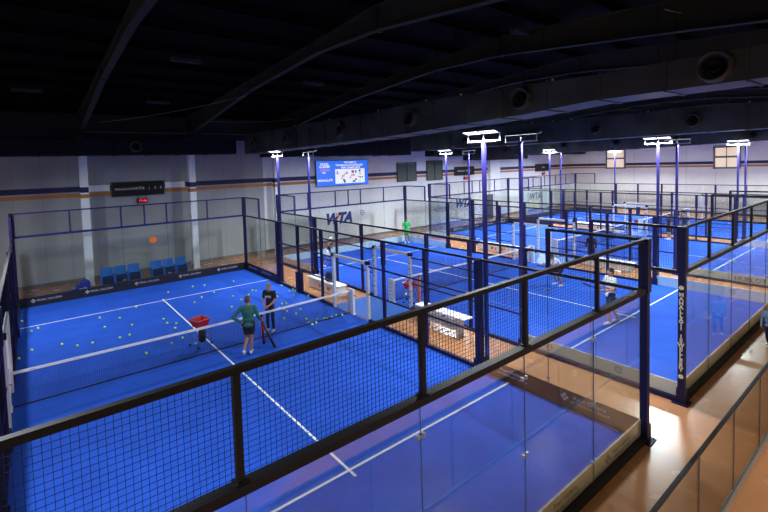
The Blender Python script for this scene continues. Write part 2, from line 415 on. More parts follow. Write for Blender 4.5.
# cables under the roof and unlit ceiling luminaires
def cable(label, a, b, sag=0.12, r=0.012):
    pts = []
    for k in range(13):
        t = k/12; p = Vector(a).lerp(Vector(b), t); p.z -= sag*4*t*(1-t); pts.append(p)
    mb = MB()
    for k in range(12): mb.tube(pts[k], pts[k+1], r, n=6)
    tag(link('overhead_cable', mb.mesh('overhead_cable', M['cable'])), label, 'cable')
cable('thin slack cable under the roof at upper left, above the black wall duct', (3.5, 21.6, 8.05), (8.0, 14.2, 8.62))
cable('thin cable under the roof running from the second rafter to the third', (8.1, 20.6, 8.2), (13.1, 19.0, 8.35))
cable('thin cable crossing the roof at upper right of the photograph', (12.5, 0.5, 9.0), (17.5, -0.3, 9.4), 0.1)
cable('long thin pipe under the roof just above the black wall duct', (2.9, 21.9, 7.62), (13.2, 21.9, 7.62), 0.0, 0.02)
def luminaire(label, x, y, L=0.95):
    root = empty('ceiling_luminaire', (x, y, zroof(y)-0.42)); tag(root, label, 'ceiling light', 'unlit luminaires under the roof')
    link('housing', MB().cbox(0, 0, 0.05, L, 0.22, 0.06).mesh('housing', M['dkgrey']), root)
    lv = MB()
    for k in range(7): lv.cbox(-L/2+0.1+k*(L-0.2)/6, 0, 0.0, 0.025, 0.18, 0.05)
    lv.cbox(0, -0.09, 0, L, 0.015, 0.05).cbox(0, 0.09, 0, L, 0.015, 0.05)
    link('louvre_grid', lv.mesh('louvre', M['dkgrey']), root)
    for q in (-0.4, 0.4): link('hanger', MB().tube((q,0,0.08),(q,0,0.42),0.006,n=5).mesh('hanger', M['dkgrey']), root)
for lb, x, y in (('unlit ceiling luminaire nearest the top of the photograph, right of centre', 12.6, 4.3),
                 ('unlit ceiling luminaire between the first and second rafters, upper left', 4.9, 11.5),
                 ('unlit ceiling luminaire between the second and third rafters', 10.3, 12.6),
                 ('small far unlit ceiling luminaire above the black scoreboard', 5.5, 18.2),
                 ('small unlit ceiling luminaire at the far left edge under the roof', 0.8, 17.4)):
    luminaire(lb, x, y)

# ------------------------------------------------------------------ padel courts
CX = [0.0, 12.07, 24.58, 36.55]
WORD = ['nearest', 'second', 'third', 'farthest']
XL, XR = 0.0, 10.0          # planes of the side fences (local)
YN, YF = -0.02, 20.06         # planes of the end walls
meshes = {}
def shared(key, fn):
    if key not in meshes: meshes[key] = fn()
    return meshes[key]

def wires_x(x0, x1, z0, z1, p=0.05, t=0.0031):
    mb = MB(); h = t/2
    n = int(round((x1-x0)/p))
    for k in range(1, n): x = x0+k*p; mb.box(x-h, x+h, -h, h, z0, z1)
    n = int(round((z1-z0)/p))
    for k in range(1, n): z = z0+k*p; mb.box(x0, x1, -h-t, h-t, z-h, z+h)
    return mb
def wires_y(y0, y1, z0, z1, p=0.05, t=0.0028):
    a = wires_x(y0, y1, z0, z1, p, t)
    a.v = [(y, x, z) for x, y, z in a.v]; a.f = [tuple(reversed(f)) for f in a.f]
    return a

def board(parent, mesh, body, m_ink, spots, facing, size, fixed, z=0.25, two=None, logo=True):
    b = link('base_board', mesh, parent)
    me = text_mesh(body, size, m_ink, 0.001, 1.0, 0.0)
    if two:
        pass
    for s in spots:
        rz = {'-y': 0, '+y': math.pi, '-x': -math.pi/2, '+x': math.pi/2}[facing]
        loc = Vector((s, fixed, z)) if 'y' in facing else Vector((fixed, s, z))
        allm = bmesh.new(); allm.from_mesh(me)
        if two:
            t2 = text_mesh(two, size*0.62, m_ink, 0.001)
            t2.transform(Matrix.Translation((0, -size*0.85, 0))); allm.from_mesh(t2)
        if logo:
            w = max(v.co.x for v in allm.verts) + size*1.0
            cx, cy, q = -w, -size*0.3 if two else 0, size*0.62
            for (dx, dy) in ((-.45,0),(.45,0),(0,.45),(0,-.45)):
                vs = [allm.verts.new((cx+dx*q*1.5+a*q*.5, cy+dy*q*1.5+c*q*.5, 0.001)) for a, c in ((-1,0),(0,-1),(1,0),(0,1))]
                allm.faces.new(vs)
        nm = bpy.data.meshes.new('board_lettering'); allm.to_mesh(nm); allm.free(); nm.materials.append(m_ink)
        nm.transform(Matrix.Translation(loc) @ Matrix.Rotation(rz, 4, 'Z') @ Matrix.Rotation(math.pi/2, 4, 'X'))
        link('board_lettering', nm, b)
    return b

def ring(parent, name, fixed, s, z, facing, r, m):
    """small round emblem on a board"""
    mb = MB()
    n = 24
    for (ra, rb) in ((r, r*0.78),):
        i = len(mb.v)
        for k in range(n):
            t = 2*math.pi*k/n
            mb.v += [(ra*math.cos(t), ra*math.sin(t), 0), (rb*math.cos(t), rb*math.sin(t), 0)]
        for k in range(n):
            a = i+2*k; b = i+2*((k+1) % n); mb.f.append((a, b, b+1, a+1))
    i = len(mb.v); q = r*0.4
    mb.v += [(-q,-q*.3,0),(q,-q*.3,0),(q,q*.3,0),(-q,q*.3,0)]; mb.f.append((i,i+1,i+2,i+3))
    me = mb.mesh(name, m)
    rz = {'-y': 0, '+y': math.pi, '-x': -math.pi/2, '+x': math.pi/2}[facing]
    loc = Vector((s, fixed, z)) if 'y' in facing else Vector((fixed, s, z))
    me.transform(Matrix.Translation(loc) @ Matrix.Rotation(rz, 4, 'Z') @ Matrix.Rotation(math.pi/2, 4, 'X'))
    return link(name, me, parent)

def court(ci):
    x0 = CX[ci]; wd = WORD[ci]
    # --- turf with its lines
    turf = link('court_turf', shared('turf', lambda: MB().box(0.0, 10.0, 0.0, 20.04, 0.0, 0.012).mesh('court_turf', M['turf'])), None, (x0, 0, 0))
    tag(turf, '%s blue artificial turf playing surface with white lines, %s' % ('the '+wd, ['below the long net at left', 'seen through the middle fences', 'beyond the second court', 'against the right end wall'][ci]), 'court surface')
    for y in (3.05, 16.95):
        link('service_line', shared('sl', lambda: MB().box(0.02, 9.98, -0.025, 0.025, 0.012, 0.015).mesh('service_line', M['line'])), turf, (0, y, 0))
    link('center_line', shared('cl', lambda: MB().box(4.975, 5.025, 2.85, 17.15, 0.012, 0.0155).mesh('center_line', M['line'])), turf)
    # --- enclosure
    E = empty('court_enclosure', (x0, 0, 0))
    tag(E, ['glass and wire cage of the nearest court, its black top rail crossing the foreground',
            'glass and wire cage of the second court, behind the dark post lettered in cream',
            'glass and wire cage of the third court, beyond the row of middle benches',
            'farthest glass and wire cage, against the pale right end wall'][ci], 'court enclosure')
    P = lambda name, key, fn, loc=(0,0,0), rz=0: link(name, shared(key, fn), E, loc, rz)
    # base rails
    for key, y in (('b1', YN), ('b2', YF)):
        P('base_rail', 'bre', lambda: MB().box(XL, XR, -0.07, 0.05, 0.0, 0.11).mesh('base_rail', M['black']), (0, y, 0))
    for x in (XL, XR):
        P('base_rail', 'brs', lambda: MB().box(-0.05, 0.05, 0.05, 8.9, 0.0, 0.10).mesh('base_rail', M['navy']), (x, 0, 0))
        P('base_rail', 'brs', None, (x, 11.1, 0))
    # corner posts
    def corner():
        mb = MB().box(-0.065, 0.065, -0.065, 0.065, 0.012, 3.0).box(-0.085, 0.085, -0.085, 0.085, 2.98, 4.03)
        mb.box(-0.16, 0.16, -0.16, 0.16, 0.0, 0.02).box(-0.085, 0.085, -0.085, 0.085, 0.02, 0.35)
        for sx in (-1, 1):
            for sy in (-1, 1): mb.tube((sx*0.125, sy*0.125, 0.02), (sx*0.125, sy*0.125, 0.05), 0.014, n=6)
        for z in (3.2, 3.8): mb.tube((-0.0, -0.105, z), (-0.0, -0.10, z), 0.015, n=8)
        return mb.mesh('corner_post', M['navy'])
    for x in (XL, XR):
        for y in (YN, YF):
            cp = P('corner_post', 'cp', corner, (x, y, 0))
            if ci == 1 and x == XL and y == YN: lettered = cp
    # end walls
    for y, far in ((YN, 0), (YF, 1)):
        fm = M['raillit'] if far else M['black']; fk = 'f' if far else 'n'  # far rails bluer as lit, near ones black as unlit: light put into the paint
        P('top_rail', 'tre'+fk, lambda: MB().box(XL, XR, -0.03, 0.03, 3.97, 4.03).mesh('top_rail', fm), (0, y, 0))
        P('middle_rail', 'mre'+fk, lambda: MB().box(XL, XR, -0.06, 0.05, 2.97, 3.06).mesh('middle_rail', fm), (0, y, 0))
        for x in ((2, 4, 5, 6, 8) if far else (1.86, 3.95, 5.93, 8.03)):
            P('mesh_post', 'mp'+fk, lambda: MB().box(-0.03, 0.03, -0.03, 0.03, 3.05, 3.98).box(-0.06, 0.06, -0.05, 0.05, 3.05, 3.075).mesh('mesh_post', fm), (x, y, 0))
        for k in range(5):
            P('wire_panel', 'wpe', lambda: wires_x(0.0, 2.0, 3.05, 3.98).mesh('wire_panel', M['wire']), (2*k, y+0.02, 0))
            P('glass_panel', 'gpe', lambda: MB().box(0.006, 1.994, -0.006, 0.006, 0.10, 2.98).mesh('glass_panel', M['glass']), (2*k-(0 if far else 0.1), y, 0))
        for k in range(1, 5):
            P('glass_seal', 'gse', lambda: MB().box(-0.003, 0.003, -0.007, 0.007, 0.10, 2.98).mesh('glass_seal', M['seal']), (2*k-(0 if far else 0.1), y, 0))
            for z in (0.5, 1.5, 2.6):
                P('glass_clip', 'gce', lambda: MB().box(-0.062, -0.022, -0.016, 0.016, -0.022, 0.022).box(0.022, 0.062, -0.016, 0.016, -0.022, 0.022).box(-0.025, 0.025, -0.016, -0.009, -0.007, 0.007).mesh('glass_clip', M['clip']), (2*k-(0 if far else 0.1), y, z))
    # side walls
    for x in (XL, XR):
        sgn = 1 if x > 1 else -1
        P('middle_rail', 'mrs', lambda: MB().box(-0.035, 0.035, 0, 20.04, 2.97, 3.03).mesh('middle_rail', M['black']), (x, 0, 0))
        for ya in (0.0, 18.04):
            P('top_rail', 'trs', lambda: MB().box(-0.03, 0.03, 0, 2.0, 3.97, 4.03).mesh('top_rail', M['black']), (x, ya, 0))
            P('wire_panel', 'wps', lambda: wires_y(0.0, 2.0, 3.03, 3.98).mesh('wire_panel', M['wire']), (x, ya, 0))
            P('mesh_post', 'mps', lambda: MB().box(-0.04, 0.04, -0.04, 0.04, 3.03, 4.02).mesh('mesh_post', M['navy']), (x, 2.0 if ya < 1 else 18.04, 0))
        for ya in (0.05, 2.03, 16.05, 18.03):
            P('glass_panel', 'gps', lambda: MB().box(-0.006, 0.006, 0, 1.97, 0.10, 2.97).mesh('glass_panel', M['glass']), (x, ya, 0))
        for ya in (2.015, 18.015):
            P('glass_seal', 'gss', lambda: MB().box(-0.007, 0.007, -0.006, 0.006, 0.10, 2.97).mesh('glass_seal', M['seal']), (x, ya, 0))
            for z in (0.5, 1.5, 2.6):
                P('glass_clip', 'gcs', lambda: MB().box(-0.014, -0.008, -0.045, 0.045, -0.02, 0.02).box(0.008, 0.014, -0.045, 0.045, -0.02, 0.02).mesh('glass_clip', M['clip']), (x, ya, z))
        for yy in (4, 6, 8, 12, 14, 16):
            if yy in (4, 16):
                P('pole_side_post', 'fpt', lambda: MB().box(-0.085, 0.085, -0.085, 0.085, 0.01, 3.0).box(-0.12, 0.12, -0.12, 0.12, 0.0, 0.3).mesh('fence_post', M['navy']), (x, yy, 0)).name = 'fence_post'
                continue
            P('fence_post', 'fp', lambda: MB().box(-0.045, 0.045, -0.045, 0.045, 0.01, 3.0).box(-0.09, 0.09, -0.09, 0.09, 0.0, 0.02).box(-0.06, 0.06, -0.06, 0.06, 2.2, 2.98).mesh('fence_post', M['navy']), (x, yy, 0))
        for (a, b) in ((4, 6), (6, 8), (12, 14), (14, 16)):
            P('wire_panel', 'wpm', lambda: wires_y(0.045, 1.955, 0.1, 2.97).mesh('wire_panel', M['wire']), (x, a, 0))
            for z in (1.0, 2.0):
                P('cross_rail', 'cr2', lambda: MB().box(-0.022, 0.022, 0.045, 1.955, -0.022, 0.022).mesh('cross_rail', M['navy']), (x, a, z))
        for a in (8.045, 11.15):
            P('wire_panel', 'wpg', lambda: wires_y(0.0, 0.8, 0.1, 2.97).mesh('wire_panel', M['wire']), (x, a, 0))
            for z in (1.0, 2.0):
                P('cross_rail', 'cr3', lambda: MB().box(-0.022, 0.022, 0.0, 0.8, -0.022, 0.022).mesh('cross_rail', M['navy']), (x, a, z))
        P('wire_panel', 'wpt', lambda: wires_y(8.9, 11.1, 2.2, 2.97).mesh('wire_panel', M['wire']), (x, 0, 0))
        def gate():
            ink = MB()
            if ci:
                for yy in (8.9, 11.1):
                    for k in range(8): ink.box(-0.052, 0.03, yy-0.03, yy+0.052, 0.22+k*0.22, 0.26+k*0.22)
            return merged('gate_frame', [(MB().box(-0.05, 0.05, 8.85, 8.95, 0.0, 2.1).box(-0.05, 0.05, 11.05, 11.15, 0.0, 2.1).box(-0.05, 0.05, 8.95, 11.05, 2.05, 2.15), M['whitepaint']), (ink, M['inkdark'])])
        g = P('gate_frame', 'gf%d' % (ci > 0), gate, (x, 0, 0))
        g['label'] = 'white padded gate frame'
        for yy in (8.9, 11.1):
            link('corner_cap', shared('cc', lambda: MB().cbox(0, 0, 2.12, 0.14, 0.14, 0.12).mesh('corner_cap', M['black'])), g, (0, yy, 0))
    P('control_box', 'cb', lambda: MB().box(-0.13, 0.13, -0.12, 0.12, 0.0, 0.92).box(-0.10, 0.10, -0.14, -0.12, 0.1, 0.85).mesh('control_box', M['navy']), (XR+0.02, 14.0, 0))
    # base boards
    def bx(y0, key, m): return shared(key, lambda: MB().box(0.05, 9.97, y0-0.012, y0+0.012, 0.012, 0.42).mesh('base_board', m))
    def by(x, ya, key, m): return shared(key, lambda: MB().box(x-0.012, x+0.012, ya, ya+3.93, 0.012, 0.42).mesh('base_board', m))
    L1, L2 = 'Pearl Galleria', 'AT MAHALLATI GROUP'
    if ci == 0:
        board(E, bx(0.03, 'n0', M['beige']), L1, M['inkbrown'], (1.3, 3.1, 5.0, 7.05, 9.05), '-y', 0.13, 0.03-0.014, 0.29, L2)
        board(E, bx(20.0, 'f0', M['boardblack']), 'PEARL GALLERIA', M['inkgrey'], (1.1, 3.05, 5.05, 7.05, 9.0), '-y', 0.12, 20.0-0.014, 0.25)
        board(E, by(9.945, 0.06, 'r0', M['boardbrown']), L1, M['inkgrey'], (1.03, 2.95), '-x', 0.13, 9.945-0.014, 0.29, L2)
        board(E, by(9.945, 16.05, 'r1', M['boardblack']), 'PEARL GALLERIA', M['inkgrey'], (17.2, 18.9), '-x', 0.12, 9.945-0.014, 0.25)
        board(E, by(0.06, 0.06, 'l0', M['boardblack']), 'PEARL GALLERIA', M['inkgrey'], (), '+x', 0.12, 0.05, 0.25)
        board(E, by(0.06, 16.05, 'l1', M['boardblack']), 'PEARL GALLERIA', M['inkgrey'], (18.0,), '+x', 0.12, 0.046, 0.25)
    elif ci == 1:
        board(E, bx(0.03, 'n1', M['beige']), L1, M['inkbrown'], (), '-y', 0.13, 0.016, 0.29)
        board(E, bx(20.0, 'f1', M['boardteal']), L1, M['inkdark'], (), '-y', 0.13, 19.98, 0.29)
        b = board(E, by(9.945, 0.06, 'r2', M['boardteal']), L1, M['inkdark'], (), '-x', 0.13, 9.98, 0.29)
        ring(b, 'round_emblem', 9.945-0.014, 1.3, 0.26, '-x', 0.09, M['inkdark'])
        b = board(E, by(9.945, 16.05, 'r3', M['boardteal']), L1, M['inkdark'], (), '-x', 0.13, 9.98, 0.29)
        b = board(E, by(0.06, 0.06, 'l2', M['boardgrey']), L1, M['inkdark'], (), '-x', 0.13, 0.0, 0.29)
        ring(b, 'round_emblem', 0.06-0.014, 1.35, 0.26, '-x', 0.09, M['inkdark'])
        ring(b, 'round_emblem', 0.06-0.014, 3.2, 0.26, '-x', 0.09, M['inkdark'])
        b = board(E, by(0.06, 16.05, 'l3', M['boardgrey']), L1, M['inkdark'], (), '-x', 0.13, 0.0, 0.29)
        ring(b, 'round_emblem', 0.06-0.014, 16.9, 0.26, '-x', 0.09, M['inkdark'])
    elif ci == 2:
        board(E, bx(0.03, 'n2', M['boardgrey']), L1, M['inkdark'], (), '-y', 0.13, 0.0, 0.29)
        board(E, bx(20.0, 'f2', M['boardblack']), 'PEARL GALLERIA', M['inkgrey'], (1.2, 3.2, 5.2, 7.2, 9.0), '-y', 0.12, 19.98, 0.25)
        board(E, by(0.06, 0.06, 'l4', M['boardgrey']), 'HUBLOT', M['inkdark'], (1.30,), '-x', 0.27, 0.045, 0.22, logo=False)
        board(E, by(0.06, 16.05, 'l5', M['boardgrey']), 'HUBLOT', M['inkdark'], (17.2,), '-x', 0.27, 0.045, 0.22, logo=False)
        board(E, by(9.945, 16.05, 'r4', M['boardblack']), '', M['inkdark'], (), '-x', 0.13, 9.98, 0.29)
        board(E, by(9.945, 0.06, 'r5', M['boardgrey']), '', M['inkdark'], (), '-x', 0.13, 9.98, 0.29)
    else:
        board(E, bx(20.0, 'f3', M['boardblack']), '', M['inkgrey'], (), '-y', 0.12, 19.98, 0.25)
        board(E, by(0.06, 16.05, 'l6', M['boardblack']), '', M['inkdark'], (), '-x', 0.25, 0.0, 0.27)
        board(E, by(9.945, 16.05, 'r6', M['boardblack']), '', M['inkdark'], (), '-x', 0.13, 9.98, 0.29)
        board(E, by(9.945, 0.06, 'r7', M['boardblack']), '', M['inkdark'], (), '-x', 0.13, 9.98, 0.29)
        board(E, bx(0.03, 'n3', M['boardblack']), '', M['inkdark'], (), '-y', 0.13, 0.0, 0.29)
    # --- prints on the far glass and the lettered corner post
    if ci == 1:
        yy = YF-0.012
        text_on('glass_lettering', 'WTA', 0.92, M['inknavy'], E, (4.18, yy, 2.2), '-y', 0.001, 0.92, 0.055)
        link('orange_mark', MB().lathe((4.1, yy-0.003, 2.47), (0,-1,0), [(0,0.11),(0.001,0.001)], 16).mesh('orange_mark', M['orange']), E)
        ring(E, 'round_emblem', yy, 2.15, 2.42, '-y', 0.17, M['inkdark']); ring(E, 'round_emblem', yy, 6.1, 2.42, '-y', 0.17, M['inkdark'])
        # vertical lettering on the near corner post, one letter above the other
        col = lettered; z = 2.50
        for chh in 'MAHALLATI JEWELLERY':
            if chh != ' ':
                o = text_on('post_lettering', chh, 0.120, M['cream'], col, (-0.0665, 0.0, z), '-x', 0.001, 1.0, 0.006)
            z -= 0.0955
        for zz in (2.66, 0.63):
            link('post_emblem', MB().lathe((-0.066, 0, zz), (-1,0,0), [(0,0.05),(0.002,0.05),(0.002,0.03),(0.002,0.0005)], 18).mesh('post_emblem', M['cream']), col)
    if ci == 2:
        yy = YF-0.012
        text_on('glass_lettering', 'HUBLOT', 0.5, M['inkdark'], E, (1.3, yy, 1.95), '-y', 0.001, 1.0, 0.012)
        text_on('glass_lettering', 'WTA', 0.92, M['inknavy'], E, (3.85, yy, 2.25), '-y', 0.001, 0.92, 0.055)
        link('dark_banner', MB().box(6.9, 7.75, yy-0.02, yy-0.01, 0.6, 2.75).mesh('dark_banner', M['dkgrey']), E)
    if ci == 3:
        yy = YF-0.012
        text_on('glass_lettering', 'WTA', 0.86, M['inkdark'], E, (2.3, yy, 2.1), '-y', 0.001, 1.0, 0.02)
        for a in (0.3, 3.6): link('dark_banner', MB().box(a, a+0.7, yy-0.02, yy-0.01, 0.45, 2.7).mesh('dark_banner', M['panelgrey']), E)
    if ci == 0:
        o = link('orange_mark', MB().lathe((5.33, YF-0.012, 2.25), (0,-1,0), [(0,0.17),(0.002,0.165),(0.003,0.001)], 20).mesh('orange_mark', M['orange']), E)
        o['label'] = 'orange round sticker on the glass'
    # --- net
    N = empty('padel_net', (x0+5, 10, 0))
    tag(N, ['long white banded net of the nearest court between the man and the woman',
            'white banded net of the second court, behind the red ball basket by its gate',
            'white banded net of the third court, in the distance',
            'white banded net of the farthest court, by the right end wall'][ci], 'net')
    def net():
        mb = MB(); h = 0.0021
        def top(x): return 0.88+0.04*(abs(x)/5.0)
        n = 232
        for k in range(n+1):
            x = -4.95+9.9*k/n; mb.box(x-h, x+h, -h, h, 0.06, top(x)-0.02)
        for j in range(20):
            z = 0.08+j*0.042
            mb.box(-4.95, 4.95, -h, h, z-h, z+h)
        return mb.mesh('net_mesh', M['netcord'])
    link('net_mesh', shared('net', net), N)
    def band():
        mb = MB(); n = 24
        for k in range(n):
            a = -4.97+9.94*k/n; b = -4.97+9.94*(k+1)/n
            za, zb = 0.88+0.04*abs(a)/5, 0.88+0.04*abs(b)/5
            i = len(mb.v)
            mb.v += [(a,-.014,za-.065),(a,.014,za-.065),(a,.014,za),(a,-.014,za),(b,-.014,zb-.065),(b,.014,zb-.065),(b,.014,zb),(b,-.014,zb)]
            mb.f += [(i,i+4,i+5,i+1),(i+1,i+5,i+6,i+2),(i+2,i+6,i+7,i+3),(i+3,i+7,i+4,i)]
        ink = MB()
        for k in range(11):
            a = -4.6+k*0.9; z = 0.88+0.04*abs(a)/5-0.032
            ink.box(a, a+0.13, -0.0155, -0.0145, z-0.012, z+0.012)
        return merged('top_band', [(mb, M['white']), (ink, M['inkgrey'])])
    link('top_band', shared('band', band), N)
    link('bottom_cord', shared('bcord', lambda: MB().tube((-4.95,0,0.06),(4.95,0,0.06),0.016,n=8).mesh('bottom_cord', M['rubber'])), N)
    for sx in (-1, 1):
        def npost():
            ink = MB()
            if ci:
                for k in range(5): ink.box(-0.053, 0.053, -0.10, 0.10, 0.15+k*0.15, 0.2+k*0.15)
            return merged('net_post', [(MB().box(-0.05, 0.05, -0.15, 0.15, 0.02, 0.96).box(-0.07, 0.07, -0.18, 0.18, 0.0, 0.03), M['white']), (ink, M['inkgrey'])])
        p = link('net_post', shared('npost%d' % (ci > 0), npost), N, (sx*5.03, 0, 0))
        link('net_crank', shared('crank', lambda: MB().tube((0,-0.15,0.75),(0,-0.22,0.75),0.012,n=6).tube((0,-0.22,0.75),(0.10,-0.22,0.68),0.010,n=6).mesh('net_crank', M['dkgrey'])), p)
for i in range(4): court(i)
# blue walkway mats in the gaps between the gates
for i in range(3):
    xa = CX[i]+10.06; xb = CX[i+1]-0.06
    tag(link('walkway_mat', MB().box(xa, xb, 8.55, 11.35, 0, 0.011).mesh('walkway_mat', M['mat_blue'])),
        'teal blue floor mat between the facing gates of the %s courts' % ['nearest and second', 'second and third', 'third and farthest'][i], 'floor mat')

# ------------------------------------------------------------------ floodlights
POWER = [335, 600, 1000, 1500]
def pole(ci, side, far, label):
    x = CX[ci] + (XR+(0.13 if ci else 0.25) if side > 0 else (XL-0.13 if ci else XL-0.45)); y = 16.15 if far else 3.95
    d = -side                      # lamps look towards their court
    root = empty('floodlight_pole', (x, y, 0)); tag(root, label, 'floodlight', 'floodlight poles around the courts')
    link('pole', shared('polem', lambda: MB().box(-0.045, 0.045, -0.045, 0.045, 0.015, 6.15).box(-0.12, 0.12, -0.12, 0.12, 0.0, 0.02).mesh('pole', M['pole'])), root)
    def frame():
        mb = MB()
        mb.box(-0.02, 0.02, -0.53, 0.53, 6.13, 6.165)
        for yy in (-0.51, 0.0, 0.51):
            mb.tube((0, yy, 6.14), (0, yy, 6.35), 0.013, n=6); mb.tube((0, yy, 6.35), (d*0.10, yy, 6.35), 0.012, n=6)
        return mb.mesh('lamp_bracket', M['wcap'])
    link('lamp_bracket', shared('lf%d' % d, frame), root)
    for yy in (-0.27, 0.27):
        def lamp():
            mb = MB(); a = math.radians(12)
            c, s = math.cos(a), math.sin(a)
            vs = [(-0.13,-0.25,0),(0.13,-0.25,0),(0.13,0.25,0),(-0.13,0.25,0),(-0.11,-0.25,0.05),(0.11,-0.25,0.05),(0.11,0.25,0.05),(-0.11,0.25,0.05)]
            i = len(mb.v)
            mb.v += [(d*(p*c+q*s), r_, -q*0+( -p*s*-1 + q*c)) for p, r_, q in vs]
            mb.f += [(0,3,2,1),(4,5,6,7),(0,1,5,4),(1,2,6,5),(2,3,7,6),(3,0,4,7)]
            return mb.mesh('lamp_housing', M['dkgrey'])
        h = link('lamp_housing', shared('lh%d' % d, lamp), root, (d*0.13, yy, 6.37))
        def face():
            a = math.radians(12); c, s = math.cos(a), math.sin(a); mb = MB()
            mb.v = [(d*(p*c), r_, p*s-0.006) for p, r_ in ((-0.12,-0.235),(0.12,-0.235),(0.12,0.235),(-0.12,0.235))]
            mb.v += [(a_, b_, c_+0.004) for a_, b_, c_ in mb.v]
            mb.f = [(0,1,2,3),(7,6,5,4),(0,4,5,1),(1,5,6,2),(2,6,7,3),(3,7,4,0)]
            return mb.mesh('lamp_lens', M['led'])
        link('lamp_lens', shared('lfc%d' % d, face), h)
    ld = bpy.data.lights.new('floodlight', 'AREA'); ld.shape = 'RECTANGLE'; ld.size = 0.14; ld.size_y = 0.96
    ld.energy = POWER[ci]; ld.color = (0.90, 0.95, 1.0); ld.spread = math.radians(165)
    lo = bpy.data.objects.new('floodlight_lamp', ld); COL.objects.link(lo)
    lo.location = (x+d*0.16, y, 6.31)
    lo.rotation_euler = (0, math.radians(-24)*-d*-1, math.radians(90) if False else 0)
    # aim: local -Z tilted towards the court
    dirv = Vector((d*math.sin(math.radians(12)), 0, -math.cos(math.radians(12))))
    lo.rotation_mode = 'QUATERNION'
    q = dirv.to_track_quat('-Z', 'X'); lo.rotation_quaternion = q
names = {(0,1,0): 'purple blue floodlight pole in the middle of the picture, lamps lit towards the nearest court',
         (0,1,1): 'slim floodlight pole left of the wall screen, lamps lit towards the nearest court',
         (1,-1,0): 'floodlight pole just right of the one in the middle, lamps turned away from the camera',
         (1,-1,1): 'floodlight pole touching the left edge of the wall screen, lamps turned away',
         (1,1,0): 'floodlight pole with two bright lamps right of centre, above the second court',
         (1,1,1): 'lit floodlight pole beside the black scoreboard right of the grey shutters',
         (2,-1,0): 'floodlight pole just right of the two bright lamps, lamps turned away',
         (2,-1,1): 'floodlight pole crossing the black scoreboard right of the grey shutters',
         (2,1,0): 'lit floodlight pole in front of the right hand window',
         (2,1,1): 'thin distant floodlight pole right of the smallest scoreboard, nearer of its pair',
         (3,-1,0): 'unlit backed floodlight pole in front of the right hand window',
         (3,-1,1): 'thin distant floodlight pole right of the smallest scoreboard, second of its pair',
         (3,1,0): 'floodlight pole on the far side of the farthest court, near end',
         (3,1,1): 'thin floodlight pole in front of the left hand window of the end wall',
         (0,-1,0): 'floodlight pole on the left side of the nearest court, near end',
         (0,-1,1): 'floodlight pole on the left side of the nearest court, far end'}
for (ci, sd, fr), lb in names.items(): pole(ci, sd, fr, lb)

# downlights of the walkway on the camera's side
for k, x in enumerate((-1.0, 4.0, 9.0, 14.0, 19.0)):
    root = empty('walkway_downlight', (x, -4.6, 4.3)); tag(root, 'round downlight hanging over the walkway outside the near glass', 'ceiling light', 'downlights over the walkway')
    link('shade', MB().lathe((0,0,0), (0,0,1), [(0,0.22),(0.14,0.12),(0.16,0.02),(0.15,0.02),(0.13,0.11),(0.0,0.215)], 20).mesh('shade', M['dkgrey'], True), root)
    link('suspension_rod', MB().tube((0,0,0.15),(0,0,zroof(-4.6)-4.3),0.012,n=6).mesh('suspension_rod', M['dkgrey']), root)
    ld = bpy.data.lights.new('downlight', 'AREA'); ld.shape = 'DISK'; ld.size = 0.38; ld.energy = 145; ld.color = (1.0, 0.90, 0.78)
    lo = bpy.data.objects.new('downlight_lamp', ld); COL.objects.link(lo); lo.location = (x, -4.6, 4.31)

# ------------------------------------------------------------------ glass barrier of the walkway
B = empty('glass_barrier', (0, -1.52, 0)); tag(B, 'frameless brownish glass barrier with black handrail along the orange walkway, lower right', 'glass barrier')
link('handrail', MB().box(-3.4, 22, -0.022, 0.022, 1.46, 1.50).mesh('handrail', M['black']), B)
link('base_channel', MB().box(-3.4, 22, -0.03, 0.03, 0.0, 0.05).mesh('base_channel', M['steel']), B)
x = 0.87-1.73*2
while x < 21.5:
    link('glass_panel', shared('bg', lambda: MB().box(0.01, 1.72, -0.006, 0.006, 0.05, 1.45).mesh('glass_panel', M['bglass'])), B, (x, 0, 0))
    link('panel_gap', shared('bgs', lambda: MB().box(-0.009, 0.009, -0.007, 0.007, 0.09, 1.44).mesh('panel_gap', M['seal'])), B, (x, 0, 0))
    x += 1.73

# ------------------------------------------------------------------ wall things
def scoreboard(x0, x1, z0, z1, label, texts, clock):
    r = empty('scoreboard', ((x0+x1)/2, Y1-0.08, z0)); tag(r, label, 'scoreboard')
    w = x1-x0; h = z1-z0
    bevel(link('casing', MB().box(-w/2, w/2, -0.06, 0.07, 0, h).mesh('casing', M['dkgrey']), r), 0.01)
    link('display', MB().box(-w/2+0.04, w/2-0.04, -0.066, -0.06, 0.04, h-0.04).mesh('display', M['rubber']), r)
    for s, tx, sz in texts: text_on('display_lettering', tx, sz, M['inkwhite'], r, (s*w, -0.068, h*0.5), '-y', 0.001)
    if clock:
        c = empty('led_clock', ((x0+x1)/2+0.15, Y1-0.1, z0-0.42))
        tag(c, label.replace('scoreboard', 'clock').split(' on ')[0] + ' hanging under the scoreboard, red digits', 'clock')
        link('casing', MB().box(-0.27, 0.27, -0.03, 0.09, 0, 0.24).box(-0.2,-0.18,0,0.05,0.24,0.42).box(0.18,0.2,0,0.05,0.24,0.42).mesh('casing', M['rubber']), c)
        text_on('digits', '17:46', 0.2, M['redled'], c, (0.02, -0.033, 0.12), '-y', 0.001, 1.0, 0.004)
scoreboard(4.18, 6.83, 4.27, 5.07, 'large black scoreboard on the far wall above the blue armchairs', ((-0.27, 'MAHALLATI', 0.17), (0.0, 'WTA', 0.24), (0.2, '|', 0.2), (0.32, '0', 0.2), (0.43, '0', 0.2)), True)
